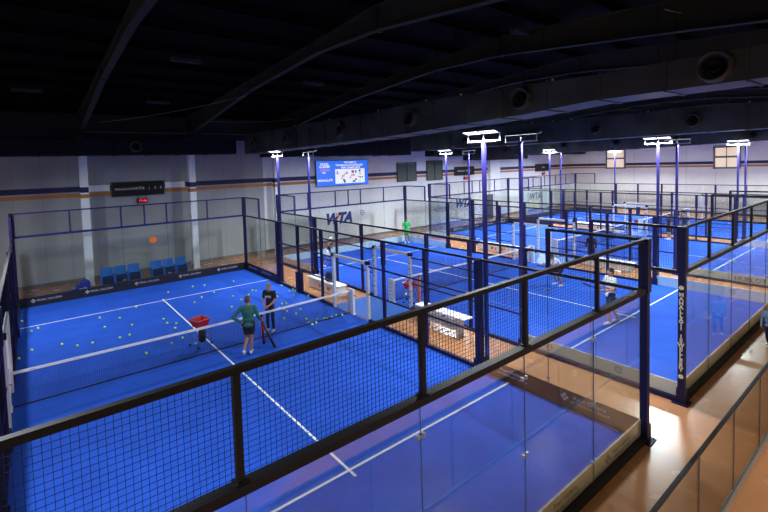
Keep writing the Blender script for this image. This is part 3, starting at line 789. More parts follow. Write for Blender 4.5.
scoreboard(31.9, 34.65, 4.33, 5.16, 'black scoreboard on the far wall right of the grey shutters', ((-0.2, 'MAHALLATI', 0.2), (0.15, 'WTA', 0.28)), True)
scoreboard(45.3, 48.2, 4.27, 5.1, 'smallest black scoreboard on the far wall near the room corner', ((0.0, 'WTA', 0.25),), True)
for x0_, x1_, lb in ((3.05, 4.12, 'left of the large black scoreboard'), (6.9, 8.0, 'right of the large black scoreboard')):
    tag(bevel(link('wall_sign', MB().box(x0_, x1_, Y1-0.03, Y1-0.002, 4.62, 4.95).mesh('wall_sign', M['signwhite'])), 0.006), 'small blank white sign on the far wall, %s' % lb, 'sign')
# wall screen
T = empty('wall_screen', (19.35, Y1-0.12, 4.12)); tag(T, 'large bright blue screen showing a crowd picture, high on the far wall', 'screen')
TW, TH = 4.65, 1.85
bevel(link('screen_casing', MB().box(-TW/2-.03, TW/2+.03, -0.02, 0.12, -.03, TH+.03).mesh('casing', M['dkgrey']), T), 0.01)
sc = link('display', MB().box(-TW/2, TW/2, -0.03, -0.02, 0, TH).mesh('display', M['screen']), T)
rr = random.Random(3); pf = MB(); pb = MB()
for k in range(26):
    a = rr.uniform(-0.7, 1.8); z = rr.uniform(0.16, 1.0); pf.box(a, a+rr.uniform(.05,.16), -0.036, -0.034, z, z+rr.uniform(.06,.2))
for k in range(9):
    a = rr.uniform(-0.7, 1.6); z = rr.uniform(0.5, 1.05); pb.box(a, a+rr.uniform(.1,.3), -0.0375, -0.036, z, z+rr.uniform(.05,.12))
link('picture', merged('picture', [(MB().box(-0.72, 2.0, -0.034, -0.03, 0.14, 1.22), M['screenwhite']), (pf, M['screendark']), (pb, M['screenpink'])]), sc)
for tx, sz, a, z in (('WELCOME TO', 0.17, 0.65, 1.70), ('THE MAHALLATI JEWELLERY', 0.2, 0.6, 1.50), ('PADEL CHAMPIONSHIP', 0.17, 0.7, 1.32), ('PADEL', 0.26, -1.62, 1.58), ('ACADEMY', 0.2, -1.62, 1.40), ('SCHEDULE', 0.16, -1.6, 1.16), ('09:00', 0.13, -1.7, 0.98), ('MAHALLATI', 0.24, -1.6, 0.42)):
    text_on('screen_lettering', tx, sz, M['screenpink'] if tx == 'SCHEDULE' else M['screenwhite'], sc, (a, -0.033, z), '-y', 0.001, 1.0, 0.006)

# ------------------------------------------------------------------ armchairs behind the end wall
def armchair(x, y, label):
    r = empty('armchair', (x, y, 0)); tag(r, label, 'armchair', 'blue armchairs behind the far glass')
    def back():
        mb = MB(); n = 8
        for k in range(n+1):
            t = k/n; a = (t-0.5)*1.0
            xx = math.sin(a)*0.56; yy = 0.22+(math.cos(a)-1)*0.5
            mb.v += [(xx, yy, 0.36), (xx, yy+0.07, 0.36), (xx*1.04, yy+0.14, 0.84), (xx*1.04, yy+0.07, 0.84)]
        for k in range(n):
            i = 4*k; j = i+4
            for q in range(4): mb.f.append((i+q, j+q, j+(q+1) % 4, i+(q+1) % 4))
        mb.f += [(0,1,2,3), (4*n+3,4*n+2,4*n+1,4*n)]
        return mb.mesh('backrest', M['chairblue'], False)
    bevel(link('backrest', shared('acb', back), r), 0.02)
    bevel(link('seat', shared('acs', lambda: MB().box(-0.25, 0.25, -0.25, 0.22, 0.12, 0.42).mesh('seat', M['chairdark'])), r), 0.035, 3)
    for s in (-1, 1):
        bevel(link('armrest', shared('aca', lambda: MB().box(-0.02, 0.02, -0.25, 0.20, 0.10, 0.50).mesh('armrest', M['chairblue'])), r, (s*0.265, 0, 0)), 0.012)
        for q in (-1, 1): link('leg', shared('acl', lambda: MB().tube((0,0,0),(0,0,0.13),0.018,0.024,8).mesh('leg', M['dkgrey'])), r, (s*0.21, q*0.19, 0))
for k, (x, w_) in enumerate(((3.50, 'left group, left end'), (4.09, 'left group, middle'), (4.70, 'left group, right end'), (5.78, 'right group, left end'), (6.38, 'right group, middle'), (7.00, 'right group, right end'))):
    armchair(x, 21.75, 'blue armchair with dark navy seat by the far wall, %s' % w_)
# blue padded wedge beside the first column
W = link('padded_wedge', MB().prism([(-0.42,0),(0.42,0),(0.42,0.42),(0.30,0.50),(0.12,0.46),(-0.12,0.28),(-0.38,0.16)], -0.18, 0.18).mesh('padded_wedge', M['bagblue']), None, (2.22, 20.8, 0))
bevel(W, 0.03, 3); W.scale = (1.1, 1.0, 1.3); tag(W, 'low blue padded wedge with white lettering beside the left white column', 'padded wedge')
text_on('wedge_lettering', 'mia', 0.22, M['inkwhite'], W, (0.16, -0.184, 0.20), '-y', 0.001, 1.0, 0.006)

# ------------------------------------------------------------------ benches in the gaps
def bench(x, y, L, label, graphic=True):
    r = empty('bench', (x, y, 0)); tag(r, label, 'bench', 'white benches between the courts')
    bevel(link('seat', MB().box(-0.24, 0.24, -L/2, L/2, 0.42, 0.48).mesh('seat', M['white']), r), 0.015)
    for s in (-1, 1):
        bevel(link('end_support', MB().box(-0.20, 0.20, -0.16, 0.16, 0.0, 0.42).mesh('end_support', M['whitepaint']), r, (0, s*(L/2-0.25), 0)), 0.015)
    p = link('front_panel', MB().box(-0.215, -0.195, -L/2+0.1, L/2-0.1, 0.04, 0.40).mesh('front_panel', M['boardgrey']), r)
    if graphic:
        g = MB()
        for k, (yy, zz, w_) in enumerate(((0.25,0.22,0.10),(0.0,0.18,0.07),(-0.45,0.22,0.10),(-0.62,0.26,0.06))):
            g.lathe((-0.217, yy, zz), (-1,0,0), [(0,w_),(0.001,0.001)], 10)
        link('panel_graphic', g.mesh('g', M['orange']), p)
def table_bench(x, y, L, label):
    r = empty('bench', (x, y, 0)); tag(r, label, 'bench', 'white benches between the courts')
    bevel(link('seat', MB().box(-0.22, 0.22, -L/2, L/2, 0.62, 0.68).mesh('seat', M['white']), r), 0.015)
    for s in (-1, 1):
        bevel(link('end_support', MB().box(-0.16, 0.16, -0.03, 0.03, 0.0, 0.62).mesh('end_support', M['whitepaint']), r, (0, s*(L/2-0.35), 0)), 0.01)
    link('lower_shelf', MB().box(-0.16, 0.16, -L/2+0.35, L/2-0.35, 0.22, 0.26).mesh('lower_shelf', M['white']), r)
    for s in (-1, 1): bevel(link('storage_box', MB().box(-0.13, 0.13, -0.22, 0.22, 0.26, 0.50).mesh('storage_box', M['whitepaint']), r, (0, s*0.32, 0)), 0.02)
bench(11.0, 13.3, 2.6, 'white bench with orange graphics beside the nearest court, black backpack on it')
table_bench(11.35, 6.6, 2.2, 'white bench table in the gap right of the thick floodlight pole base')
bench(23.35, 13.1, 2.8, 'white bench with orange graphics between the second and third courts, left of the white gates')
bench(23.6, 6.6, 2.4, 'long white bench between the second and third courts, behind the walking player', False)
bench(35.5, 13.0, 2.8, 'distant white bench between the third and farthest courts')
# backpack
def backpack(x, y, z, label):
    r = empty('backpack', (x, y, z)); tag(r, label, 'backpack')
    b = link('bag_body', MB().lathe((0,0,0), (0,0,1), [(0,0.001),(0.0,0.13),(0.06,0.17),(0.25,0.18),(0.38,0.14),(0.46,0.06),(0.48,0.001)], 14).mesh('bag_body', M['chairdark'], True), r); b.scale = (0.8, 1.15, 1)
    for s in (-1, 1):
        mb = MB(); pts = [Vector((0.12, s*0.08, 0.08+0.36*k/8)) + Vector((0.06*math.sin(math.pi*k/8), 0, 0)) for k in range(9)]
        for k in range(8): mb.tube(pts[k], pts[k+1], 0.014, n=6)
        link('strap', mb.mesh('strap', M['rubber']), r)
    link('front_pocket', MB().lathe((-0.10,0,0.06), (0,0,1), [(0,0.001),(0,0.07),(0.1,0.09),(0.18,0.06),(0.2,0.001)], 12).mesh('front_pocket', M['chairdark'], True), r)
backpack(11.0, 13.1, 0.48, 'dark navy backpack standing on the white bench beside the nearest court')
# small white bottles on the bench
for k, (yy) in enumerate((13.9, 13.75)):
    tag(link('water_bottle', MB().lathe((0,0,0), (0,0,1), [(0,0.001),(0,0.035),(0.15,0.036),(0.19,0.015),(0.22,0.014),(0.22,0.001)], 12).mesh('water_bottle', M['whitepaint'], True), None, (11.0, yy, 0.48)),
        'pale water bottle on the bench beside the backpack, %s' % ('farther of two' if k == 0 else 'nearer of two'), 'bottle', 'bottles on the bench')

# ------------------------------------------------------------------ ball carts
def ball_cart(x, y, rz, label, pouch=True, h=0.62):
    r = empty('ball_cart', (x, y, 0), rz); tag(r, label, 'ball cart')
    mb = MB(); a, b, z0, z1 = 0.16, 0.24, h, h+0.24
    mb.v = [(-a,-a,z0),(a,-a,z0),(a,a,z0),(-a,a,z0),(-b,-b,z1),(b,-b,z1),(b,b,z1),(-b,b,z1),(-b+.015,-b+.015,z1),(b-.015,-b+.015,z1),(b-.015,b-.015,z1),(-b+.015,b-.015,z1),(-a,-a,z0+.02),(a,-a,z0+.02),(a,a,z0+.02),(-a,a,z0+.02)]
    mb.f = [(3,2,1,0),(0,1,5,4),(1,2,6,5),(2,3,7,6),(3,0,4,7),(4,5,9,8),(5,6,10,9),(6,7,11,10),(7,4,8,11),(9,13,12,8),(10,14,13,9),(11,15,14,10),(8,12,15,11),(12,13,14,15)]
    bk = link('basket', mb.mesh('basket', M['red']), r)
    link('basket_rim', MB().tube((-b,-b,z1),(b,-b,z1),0.01,n=6).tube((b,-b,z1),(b,b,z1),0.01,n=6).tube((b,b,z1),(-b,b,z1),0.01,n=6).tube((-b,b,z1),(-b,-b,z1),0.01,n=6).mesh('basket_rim', M['steel']), bk)
    for sx in (-1, 1):
        for sy in (-1, 1):
            l = link('leg', MB().tube((sx*0.15, sy*0.15, h), (sx*0.24, sy*0.22, 0.07), 0.011, n=6).mesh('leg', M['steel']), r)
            link('caster', MB().lathe((sx*0.24-0.012, sy*0.22, 0.04), (1,0,0), [(0,0.001),(0,0.04),(0.024,0.04),(0.024,0.001)], 14).mesh('caster', M['rubber']), l)
    link('cross_brace', MB().tube((-0.2,-0.19,0.32),(0.2,-0.19,0.32),0.008,n=6).tube((-0.2,0.19,0.32),(0.2,0.19,0.32),0.008,n=6).tube((-0.2,-0.19,0.32),(-0.2,0.19,0.32),0.008,n=6).tube((0.2,-0.19,0.32),(0.2,0.19,0.32),0.008,n=6).mesh('cross_brace', M['steel']), r)
    if pouch:
        p = link('hanging_pouch', MB().lathe((-0.08,-0.22,0.20), (0,0,1), [(0,0.001),(0,0.09),(0.08,0.12),(0.3,0.11),(0.4,0.07),(0.42,0.001)], 12).mesh('hanging_pouch', M['rubber'], True), r)
ball_cart(4.72, 10.9, 0.3, 'red ball cart with black pouch behind the net of the nearest court')
ball_cart(12.6, 9.5, 0.5, 'red ball basket cart inside the second court, by the gate post', False, 0.58)
ball_cart(37.6, 10.6, 0.2, 'distant red ball cart by the gates of the farthest court', False, 0.5)
def orange_post(x, y, label):
    r = empty('orange_tube', (x, y, 0)); tag(r, label, 'orange tube')
    link('tube', MB().tube((0,0,0.02),(0.02,0,1.15),0.06,n=14).mesh('tube', M['orange'], False), r)
    link('dark_cap', MB().tube((0.02,0,1.15),(0.02,0,1.22),0.05,0.03,n=14).mesh('dark_cap', M['rubber']), r)
    link('foot', MB().tube((0,0,0),(0,0,0.03),0.12,n=16).mesh('foot', M['rubber']), r)
orange_post(12.55, 8.95, 'upright orange tube beside the red ball basket of the second court')
orange_post(36.2, 9.0, 'distant upright orange tube beside the white gate of the farthest court')

# ------------------------------------------------------------------ balls on the turf
BALLS = [(0.15, 17.83), (0.63, 16.4), (0.43, 16.19), (2.52, 16.15), (2.53, 14.82), (3.11, 15.56), (2.78, 13.29), (0.11, 13.53), (0.43, 14.08), (1.21, 13.96), (1.6, 13.47), (2.01, 13.41), (5.42, 18.01), (6.57, 18.23), (7.07, 18.05), (7.01, 16.5), (6.34, 16.1), (5.88, 15.55), (3.87, 16.64), (4.36, 14.22), (4.95, 16.59), (8.39, 17.75), (8.43, 15.52), (8.53, 15.39), (8.03, 15.01), (7.42, 15.27), (7.5, 14.53), (6.84, 13.88), (6.44, 12.39), (9.78, 15.3), (9.88, 14.39), (9.86, 14.13), (9.62, 14.23), (9.42, 13.48), (8.86, 13.89), (9.03, 14.35), (8.54, 12.81), (8.69, 12.73), (8.22, 12.39), (8.26, 11.85), (8.76, 11.66), (8.39, 11.34), (9.89, 13.03), (7.79, 11.15), (8.91, 10.17), (8.38, 10.55), (8.67, 10.28), (6.3, 11.39), (4.4, 11.79), (4.59, 11.0), (8.27, 10.21), (8.27, 9.93), (8.46, 9.99), (8.97, 10.08), (9.2, 10.11), (9.4, 10.12), (9.59, 10.0), (8.28, 12.15), (3.33, 14.38), (3.08, 13.32), (4.36, 13.68), (4.61, 13.4), (4.45, 12.92), (3.2, 11.28), (4.0, 11.56)]
def ball_mesh():
    bm = bmesh.new(); bmesh.ops.create_icosphere(bm, subdivisions=3, radius=0.040)
    me = bpy.data.meshes.new('padel_ball'); bm.to_mesh(me); bm.free(); me.materials.append(M['ball'])
    for p in me.polygons: p.use_smooth = True
    return me
bme = ball_mesh()
ball0 = None
for k, (bx_, by_) in enumerate(BALLS):
    if ball0 is None:
        o = ball0 = link('padel_ball', bme)
        tag(o, 'yellow green padel ball lying loose on the blue turf of the nearest court', 'ball', 'padel balls scattered over the nearest court')
    else:
        o = ball0.copy(); COL.objects.link(o)
    o.location = (bx_, by_, 0.052)

# ------------------------------------------------------------------ people
def fuse(name, prims, voxel, m, smooth=2):
    """one continuous skin from overlapping limbs: ('c', p0, r0, p1, r1) tapered limbs, ('e', centre, radii, (optional) rotation) masses"""
    mb = MB()
    def ball(Mx, u=14, v=9):
        i = len(mb.v)
        mb.v.append(tuple(Mx @ Vector((0, 0, 1))))
        for a in range(1, v):
            th = math.pi*a/v
            for b in range(u):
                ph = 2*math.pi*b/u; mb.v.append(tuple(Mx @ Vector((math.sin(th)*math.cos(ph), math.sin(th)*math.sin(ph), math.cos(th)))))
        mb.v.append(tuple(Mx @ Vector((0, 0, -1)))); e = len(mb.v)-1
        for b in range(u):
            mb.f.append((i, i+1+b, i+1+(b+1) % u)); mb.f.append((e, e-u+(b+1) % u, e-u+b))
            for a in range(v-2):
                k = i+1+a*u; mb.f.append((k+b, k+u+b, k+u+(b+1) % u, k+(b+1) % u))
    for p in prims:
        if p[0] == 'c':
            _, p0, r0, p1, r1 = p
            for c, r_ in ((Vector(p0), r0), (Vector(p1), r1)): ball(Matrix.Translation(c) @ Matrix.Diagonal((r_, r_, r_, 1)), 12, 8)
            if (Vector(p1)-Vector(p0)).length > 1e-4: mb.tube(p0, p1, r0, r1, 14)
        else:
            R_ = p[3] if len(p) > 3 else Matrix.Identity(4)
            ball(Matrix.Translation(Vector(p[1])) @ R_ @ Matrix.Diagonal((*p[2], 1)), 16, 12)
    me = mb.mesh(name, None)
    o = bpy.data.objects.new(name, me); WORK.collection.objects.link(o)
    rm = o.modifiers.new('Remesh', 'REMESH'); rm.mode = 'VOXEL'; rm.voxel_size = voxel; rm.use_smooth_shade = True
    sm = o.modifiers.new('Smooth', 'SMOOTH'); sm.iterations = smooth; sm.factor = 0.5
    vl = WORK.view_layers[0]; vl.update(); dg = vl.depsgraph
    out = bpy.data.meshes.new_from_object(o.evaluated_get(dg))
    WORK.collection.objects.unlink(o); bpy.data.objects.remove(o)
    out.name = name; out.materials.clear(); out.materials.append(m)
    for p in out.polygons: p.use_smooth = True
    return out

def hand(prims, wrist, dirv, palm, side, curl=0.5, s=1.0):
    """palm, four unequal fingers bent at the knuckles, thumb from the side of the palm"""
    d = Vector(dirv).normalized(); n = Vector(palm).normalized(); n = (n - d*n.dot(d)).normalized()
    a = d.cross(n)*side            # towards the thumb
    w = Vector(wrist)
    prims.append(('c', w, 0.026*s, w+d*0.03*s, 0.027*s))
    for q in (-0.026, -0.009, 0.009, 0.026):
        prims.append(('c', w+d*0.03*s+a*q*s*0.9, 0.016*s, w+d*0.085*s+a*q*s, 0.0125*s))
    for k, (q, L) in enumerate(((0.029, 0.068), (0.010, 0.076), (-0.010, 0.070), (-0.029, 0.054))):
        b0 = w+d*0.085*s+a*q*s; t = curl
        d1 = (d*math.cos(t)+n*math.sin(t)); d2 = (d*math.cos(2.1*t)+n*math.sin(2.1*t)); d3 = (d*math.cos(2.9*t)+n*math.sin(2.9*t))
        b1 = b0+d1*L*0.45*s; b2 = b1+d2*L*0.32*s; b3 = b2+d3*L*0.25*s
        prims.append(('c', b0, 0.0105*s, b1, 0.0095*s)); prims.append(('c', b1, 0.0095*s, b2, 0.0088*s)); prims.append(('c', b2, 0.0088*s, b3, 0.008*s))
    t0 = w+d*0.028*s+a*0.028*s; t1 = t0+(d*0.6+a*0.8+n*0.25).normalized()*0.038*s; t2 = t1+(d*0.9+a*0.25+n*0.4).normalized()*0.032*s
    prims.append(('c', t0, 0.014*s, t1, 0.011*s)); prims.append(('c', t1, 0.011*s, t2, 0.0095*s))

def lerp(a, b, t): return Vector(a).lerp(Vector(b), t)

STAND = dict(pelvis=(0,0,0.95), chest=(0,0.0,1.28), neck=(0,0.0,1.46), head=(0,0.02,1.62),
             sL=(-0.185,0,1.41), eL=(-0.25,-0.02,1.12), wL=(-0.25,0.06,0.88), sR=(0.185,0,1.41), eR=(0.25,-0.02,1.12), wR=(0.25,0.06,0.88),
             hL=(-0.095,0,0.92), kL=(-0.10,0.02,0.50), aL=(-0.11,-0.02,0.09), tL=(-0.12,0.16,0.04),
             hR=(0.095,0,0.92), kR=(0.10,0.02,0.50), aR=(0.11,-0.02,0.09), tR=(0.12,0.16,0.04),
             palmL=(1,0.3,0), palmR=(-1,0.3,0), look=(0,1,0))

def person(label, loc, facing, scale, pose, top, legs, shoe, hair, skin=SKIN, sleeve=0.45, leglen=0.45, voxel=0.014, hairlong=0, cap=None, bulk=1.0, skirt=False, group=None):
    """facing: world xy direction of the chest"""
    J = {k: Vector(v) for k, v in {**STAND, **pose}.items() if not isinstance(v, (int, float))}
    root = empty('person', (loc[0], loc[1], 0.012), math.atan2(facing[1], facing[0])-math.pi/2)
    root.scale = (scale,)*3
    tag(root, label, 'person', group)
    up = (J['neck']-J['pelvis']).normalized()
    across = (J['sR']-J['sL']).normalized(); fwd = up.cross(across)*-1
    if fwd.y < 0 and pose.get('keep') is None: fwd = -fwd
    TR = Matrix((across, fwd, up)).transposed().to_4x4()
    P, C = J['pelvis'], J['chest']
    B_ = []
    torso = [(P+Vector((0,0,-0.05)), .150, .108, .10), (lerp(P, C, .35), .142, .100, .11), (lerp(P, C, .7), .148, .103, .11), (C, .172, .116, .12), (lerp(C, J['neck'], .5), .150, .095, .09)]
    for c, rx, ry, rz in torso: B_.append(('e', c, (rx*bulk, ry*bulk, rz), TR))
    B_.append(('c', J['neck']-up*0.04, .062, lerp(J['neck'], J['head'], .55), .055))
    for s in 'LR':
        B_.append(('c', J['s'+s]-Vector((0,0,.015)), .046, J['e'+s], .041)); B_.append(('c', J['e'+s], .041, J['w'+s], .027))
        B_.append(('c', lerp(C, J['s'+s], .5), .070, J['s'+s]-Vector((0,0,.015)), .048))
        B_.append(('c', J['h'+s], .088*bulk, J['k'+s], .054)); B_.append(('c', J['k'+s], .052, lerp(J['k'+s], J['a'+s], .35)+Vector((0,-0.012,0)), .053)); B_.append(('c', lerp(J['k'+s], J['a'+s], .35)+Vector((0,-0.012,0)), .053, J['a'+s], .034))
        B_.append(('c', J['a'+s]-Vector((0,0,.03)), .034, J['t'+s], .028))
    fl = Vector(J['look']).normalized(); hz = (up*0.3+Vector((0,0,1))).normalized(); hx = fl.cross(hz).normalized(); hz = hx.cross(fl).normalized()
    HR = Matrix((hx, fl, hz)).transposed().to_4x4(); H = J['head']
    hp = lambda x, y, z: H + hx*x + fl*y + hz*z
    B_ += [('e', hp(0,-.008,.025), (.076,.094,.088), HR), ('e', hp(0,.020,-.035), (.058,.068,.078), HR), ('e', hp(0,.050,-.085), (.030,.026,.022), HR),
           ('c', hp(0,.086,.005), .010, hp(0,.100,-.030), .014)]
    for s in (-1, 1): B_.append(('e', hp(s*.076,-.004,-.012), (.012,.020,.032), HR)); B_.append(('e', hp(s*.03,.078,-.025), (.022,.016,.018), HR))
    for s, k in (('L', -1), ('R', 1)):
        hand(B_, J['w'+s], (J['w'+s]-J['e'+s]) + Vector(pose.get('hd'+s, (0,0,0))), J['palm'+s], k if False else (1 if s == 'R' else -1), pose.get('curl'+s, 0.45))
    body = link('body', fuse('body', B_, voxel, skin), root)
    # face
    for s in (-1, 1):
        mb = MB().lathe(hp(s*.030,.083,.004), fl, [(-.006,.001),(-.003,.009),(.004,.007),(.006,.001)], 10)
        link('eye', mb.mesh('eye', M['eye'], True), root)
    link('mouth', MB().tube(hp(-.022,.083,-.055), hp(.022,.083,-.055), .0055, n=6).mesh('mouth', M['lip'], True), root)
    # hair
    hs = [('e', hp(0,-.016,.036), (.084,.096,.090), HR), ('e', hp(0,-.040,-.005), (.080,.072,.085), HR)]
    if hairlong:
        hs += [('c', hp(0,-.09,.03), .035, hp(0,-.14,-.06), .032), ('c', hp(0,-.14,-.06), .030, hp(0,-.13,-.20), .014)]
    link('hair', fuse('hair', hs, .010, hair), root)
    if cap:
        link('cap', fuse('cap', [('e', hp(0,-.012,.052), (.090,.104,.080), HR), ('e', hp(0,.085,.045), (.062,.065,.010), HR)], .009, cap), root)
    # shirt with sleeves
    T_ = []
    for c, rx, ry, rz in torso: T_.append(('e', c, ((rx+.016)*bulk, (ry+.016)*bulk, rz+.012), TR))
    T_.append(('e', P+Vector((0,0,-0.05)), (.178*bulk, .136*bulk, .10), TR)); T_.append(('c', J['neck']-up*0.05-across*0.07, .062, J['neck']-up*0.05+across*0.07, .062))
    for s in 'LR':
        T_.append(('c', lerp(C, J['s'+s], .55), .088, J['s'+s]-Vector((0,0,.01)), .064))
        if sleeve >= 1.0:
            T_.append(('c', J['s'+s]-Vector((0,0,.01)), .064, J['e'+s], .052)); T_.append(('c', J['e'+s], .054, lerp(J['e'+s], J['w'+s], min(1, sleeve-1)), .040))
        else:
            T_.append(('c', J['s'+s], .070, lerp(J['s'+s], J['e'+s], sleeve*1.4), .064))
    link('shirt', fuse('shirt', T_, voxel, top, 9), root)
    # shorts or leggings
    L_ = [('e', P+Vector((0,0,-.10)), (.168*bulk, .126*bulk, .09), TR)]
    for s in 'LR':
        if leglen >= 1.0:
            L_.append(('c', J['h'+s], .096*bulk, J['k'+s], .062)); L_.append(('c', J['k'+s], .062, lerp(J['k'+s], J['a'+s], .4), .060)); L_.append(('c', lerp(J['k'+s], J['a'+s], .4), .060, J['a'+s], .042))
        else:
            L_.append(('c', J['h'+s], .100*bulk, lerp(J['h'+s], J['k'+s], leglen+.2), .088))
    link('leggings' if leglen >= 1 else 'shorts', fuse('legwear', L_, voxel, legs), root)
    # shoes
    for s in 'LR':
        a, t = J['a'+s], J['t'+s]
        sh = [('c', a-Vector((0,0,.035)), .046, lerp(a, t, .6)+Vector((0,0,-.012)), .044), ('c', lerp(a, t, .6)+Vector((0,0,-.012)), .044, t, .036), ('c', a+(a-t).normalized()*.03-Vector((0,0,.04)), .038, a, .042)]
        so = link('shoe', fuse('shoe', sh, .010, shoe), root)
    return root, J

def racket(parent_loc, rot, label, m1, m2=None):
    """padel racket: drilled oval head, short handle; origin at the grip"""
    r = empty('padel_racket', parent_loc); r.rotation_euler = rot; tag(r, label, 'padel racket')
    mb = MB(); n = 28
    def ov(t, k): return (0.125*k*math.cos(t), 0.30+0.145*k*math.sin(t)*(1.0 if math.sin(t) > 0 else 1.05))
    for z in (-0.018, 0.018):
        for k in range(n):
            x, y = ov(2*math.pi*k/n, 1.0); mb.v.append((x, z, y))
    for k in range(n): mb.f.append((k, (k+1) % n, n+(k+1) % n, n+k))
    mb.f.append(tuple(range(n))); mb.f.append(tuple(n+k for k in reversed(range(n))))
    link('racket_face', mb.mesh('racket_face', m1), r)
    hl = MB()
    for ix in range(-3, 4):
        for iz in range(-3, 4):
            if ix*ix+iz*iz < 10: hl.lathe((ix*0.028, -0.0185, 0.31+iz*0.03), (0,1,0), [(0,0.001),(0,0.006),(0.037,0.006),(0.037,0.001)], 6)
    link('drilled_holes', hl.mesh('holes', M['rubber']), r)
    rim = MB()
    for k in range(n):
        a = ov(2*math.pi*k/n, 1.0); b = ov(2*math.pi*(k+1)/n, 1.0); rim.tube((a[0],0,a[1]), (b[0],0,b[1]), 0.021, n=6)
    link('rim', rim.mesh('rim', m2 or M['rubber']), r)
    link('throat', MB().tube((-0.05,0,0.17),(0,0,0.07),0.013,n=8).tube((0.05,0,0.17),(0,0,0.07),0.013,n=8).mesh('throat', m2 or M['rubber']), r)
    link('handle', MB().tube((0,0,-0.07),(0,0,0.09),0.016,n=10).tube((0,0,-0.075),(0,0,-0.065),0.02,n=10).mesh('handle', M['rubber']), r)
    return r

C_green = mat('green_shirt', (0.02, 0.13, 0.105), 0.8); C_black = mat('black_cloth', (0.012, 0.012, 0.018), 0.8); C_white = mat('white_cloth', (0.75, 0.76, 0.78), 0.8)
C_navy = mat('navy_cloth', (0.015, 0.02, 0.07), 0.8); C_kit = mat('bright_green_kit', (0.02, 0.45, 0.10), 0.8); C_jean = mat('denim_cloth', (0.16, 0.24, 0.38), 0.8)
C_brown = mat('brown_cloth', (0.12, 0.08, 0.09), 0.8); C_shoe = mat('shoe_white', (0.7, 0.7, 0.72), 0.6)
H_grey = mat('cropped_brown_hair', (0.10, 0.065, 0.04), 0.8); H_blond = mat('dark_blond_hair', (0.38, 0.22, 0.10), 0.7); H_dark = mat('dark_hair', (0.015, 0.01, 0.008), 0.7)

# coach in the foreground court, back to the camera
coach, J = person('man in green long sleeved top and black shorts, back turned, hand on hip', (5.62, 9.12), (0.45, 0.89), 1.03,
    dict(eL=(-0.42,-0.10,1.17), wL=(-0.20,-0.06,1.00), palmL=(0.3,1,0), hdL=(0.25,0.05,-0.1), eR=(0.27,0.02,1.13), wR=(0.33,0.20,0.94), palmR=(-0.4,0,-1),
         kL=(-0.05,0.06,0.50), aL=(-0.14,-0.20,0.19), tL=(-0.15,-0.08,0.05), kR=(0.07,0.04,0.50), aR=(0.04,0.02,0.09), tR=(0.06,0.20,0.04), look=(0.25,1,-0.15), curlR=0.9),
    C_green, C_black, C_shoe, H_grey, SKIN2, 1.95, 0.42, 0.009, bulk=1.06)
woman, J2 = person('woman in black lettered t-shirt and leggings with blond ponytail behind the net', (6.92, 10.42), (-0.80, -0.60), 0.97,
    dict(eL=(-0.23,0.04,1.13), wL=(-0.07,0.22,0.98), eR=(0.23,0.04,1.13), wR=(0.05,0.24,0.96), palmL=(1,-0.3,0), palmR=(-1,-0.3,0), look=(-0.1,1,-0.25), head=(0,0.04,1.61)),
    C_black, C_navy, C_shoe, H_blond, SKIN, 0.42, 1.0, 0.009, hairlong=1, bulk=0.9)
tm = text_mesh('WTA', 0.10, M['inkwhite'], 0.004, 1.0, 0.004)
tm.transform(Matrix.Translation((0, 0.128, 1.27)) @ Matrix.Rotation(math.pi, 4, 'Z') @ Matrix.Rotation(math.pi/2, 4, 'X'))
link('shirt_lettering', tm, woman)
# two ball collecting tubes at the coach's right hand
def tube_pick(a, b, m, label):
    r = empty('ball_pickup_tube', a); tag(r, label, 'ball tube')
    inv = Matrix.Translation(Vector(a)).inverted()
    d = (Vector(b)-Vector(a)).normalized()
    me = MB().tube(a, b, 0.038, n=14).mesh('tube', m, True); me.transform(inv); link('tube', me, r)
    me = MB().tube(Vector(b)-d*0.02, Vector(b)+d*0.05, 0.046, 0.03, n=14).mesh('end_cap', M['rubber']); me.transform(inv); link('end_cap', me, r)
    me = MB().tube(Vector(a)-d*0.0, Vector(a)+d*0.06, 0.046, n=14).mesh('lower_collar', M['rubber']); me.transform(inv); link('lower_collar', me, r)
tube_pick((6.30, 9.60, 0.03), (6.17, 9.42, 0.98), M['red'], 'red ball pickup tube leaning beside the coach, nearer the net')
tube_pick((6.42, 9.08, 0.03), (6.10, 9.22, 0.86), M['boardbrown'], 'dark ball pickup tube leaning by the coach, right of the red one')
# far players
person('player in bright green kit standing at the far glass of the second court', (21.5, 19.35), (-0.7, -0.7), 1.02, dict(eR=(0.27,0.05,1.12), wR=(0.18,0.2,1.0)), C_kit, C_kit, C_shoe, H_dark, SKIN2, 0.42, 0.45, bulk=1.05)
bender, JB = person('player in white shirt bending forward with a racket beside the third court fence', (18.9, 6.7), (-0.85, 0.35), 0.98,
    dict(pelvis=(0,-0.12,0.86), chest=(0,0.12,1.13), neck=(0,0.26,1.26), head=(0,0.36,1.36), sL=(-0.18,0.22,1.22), sR=(0.18,0.22,1.22), eL=(-0.25,0.40,1.02), wL=(-0.14,0.58,0.98), eR=(0.28,0.42,1.05), wR=(0.18,0.62,1.02),
         hL=(-0.10,-0.12,0.84), hR=(0.10,-0.12,0.84), kL=(-0.16,0.10,0.47), kR=(0.16,0.10,0.47), aL=(-0.19,-0.05,0.09), aR=(0.19,-0.05,0.09), tL=(-0.21,0.13,0.04), tR=(0.21,0.13,0.04)),
    C_white, C_navy, C_shoe, H_dark, SKIN2, 0.42, 0.5)
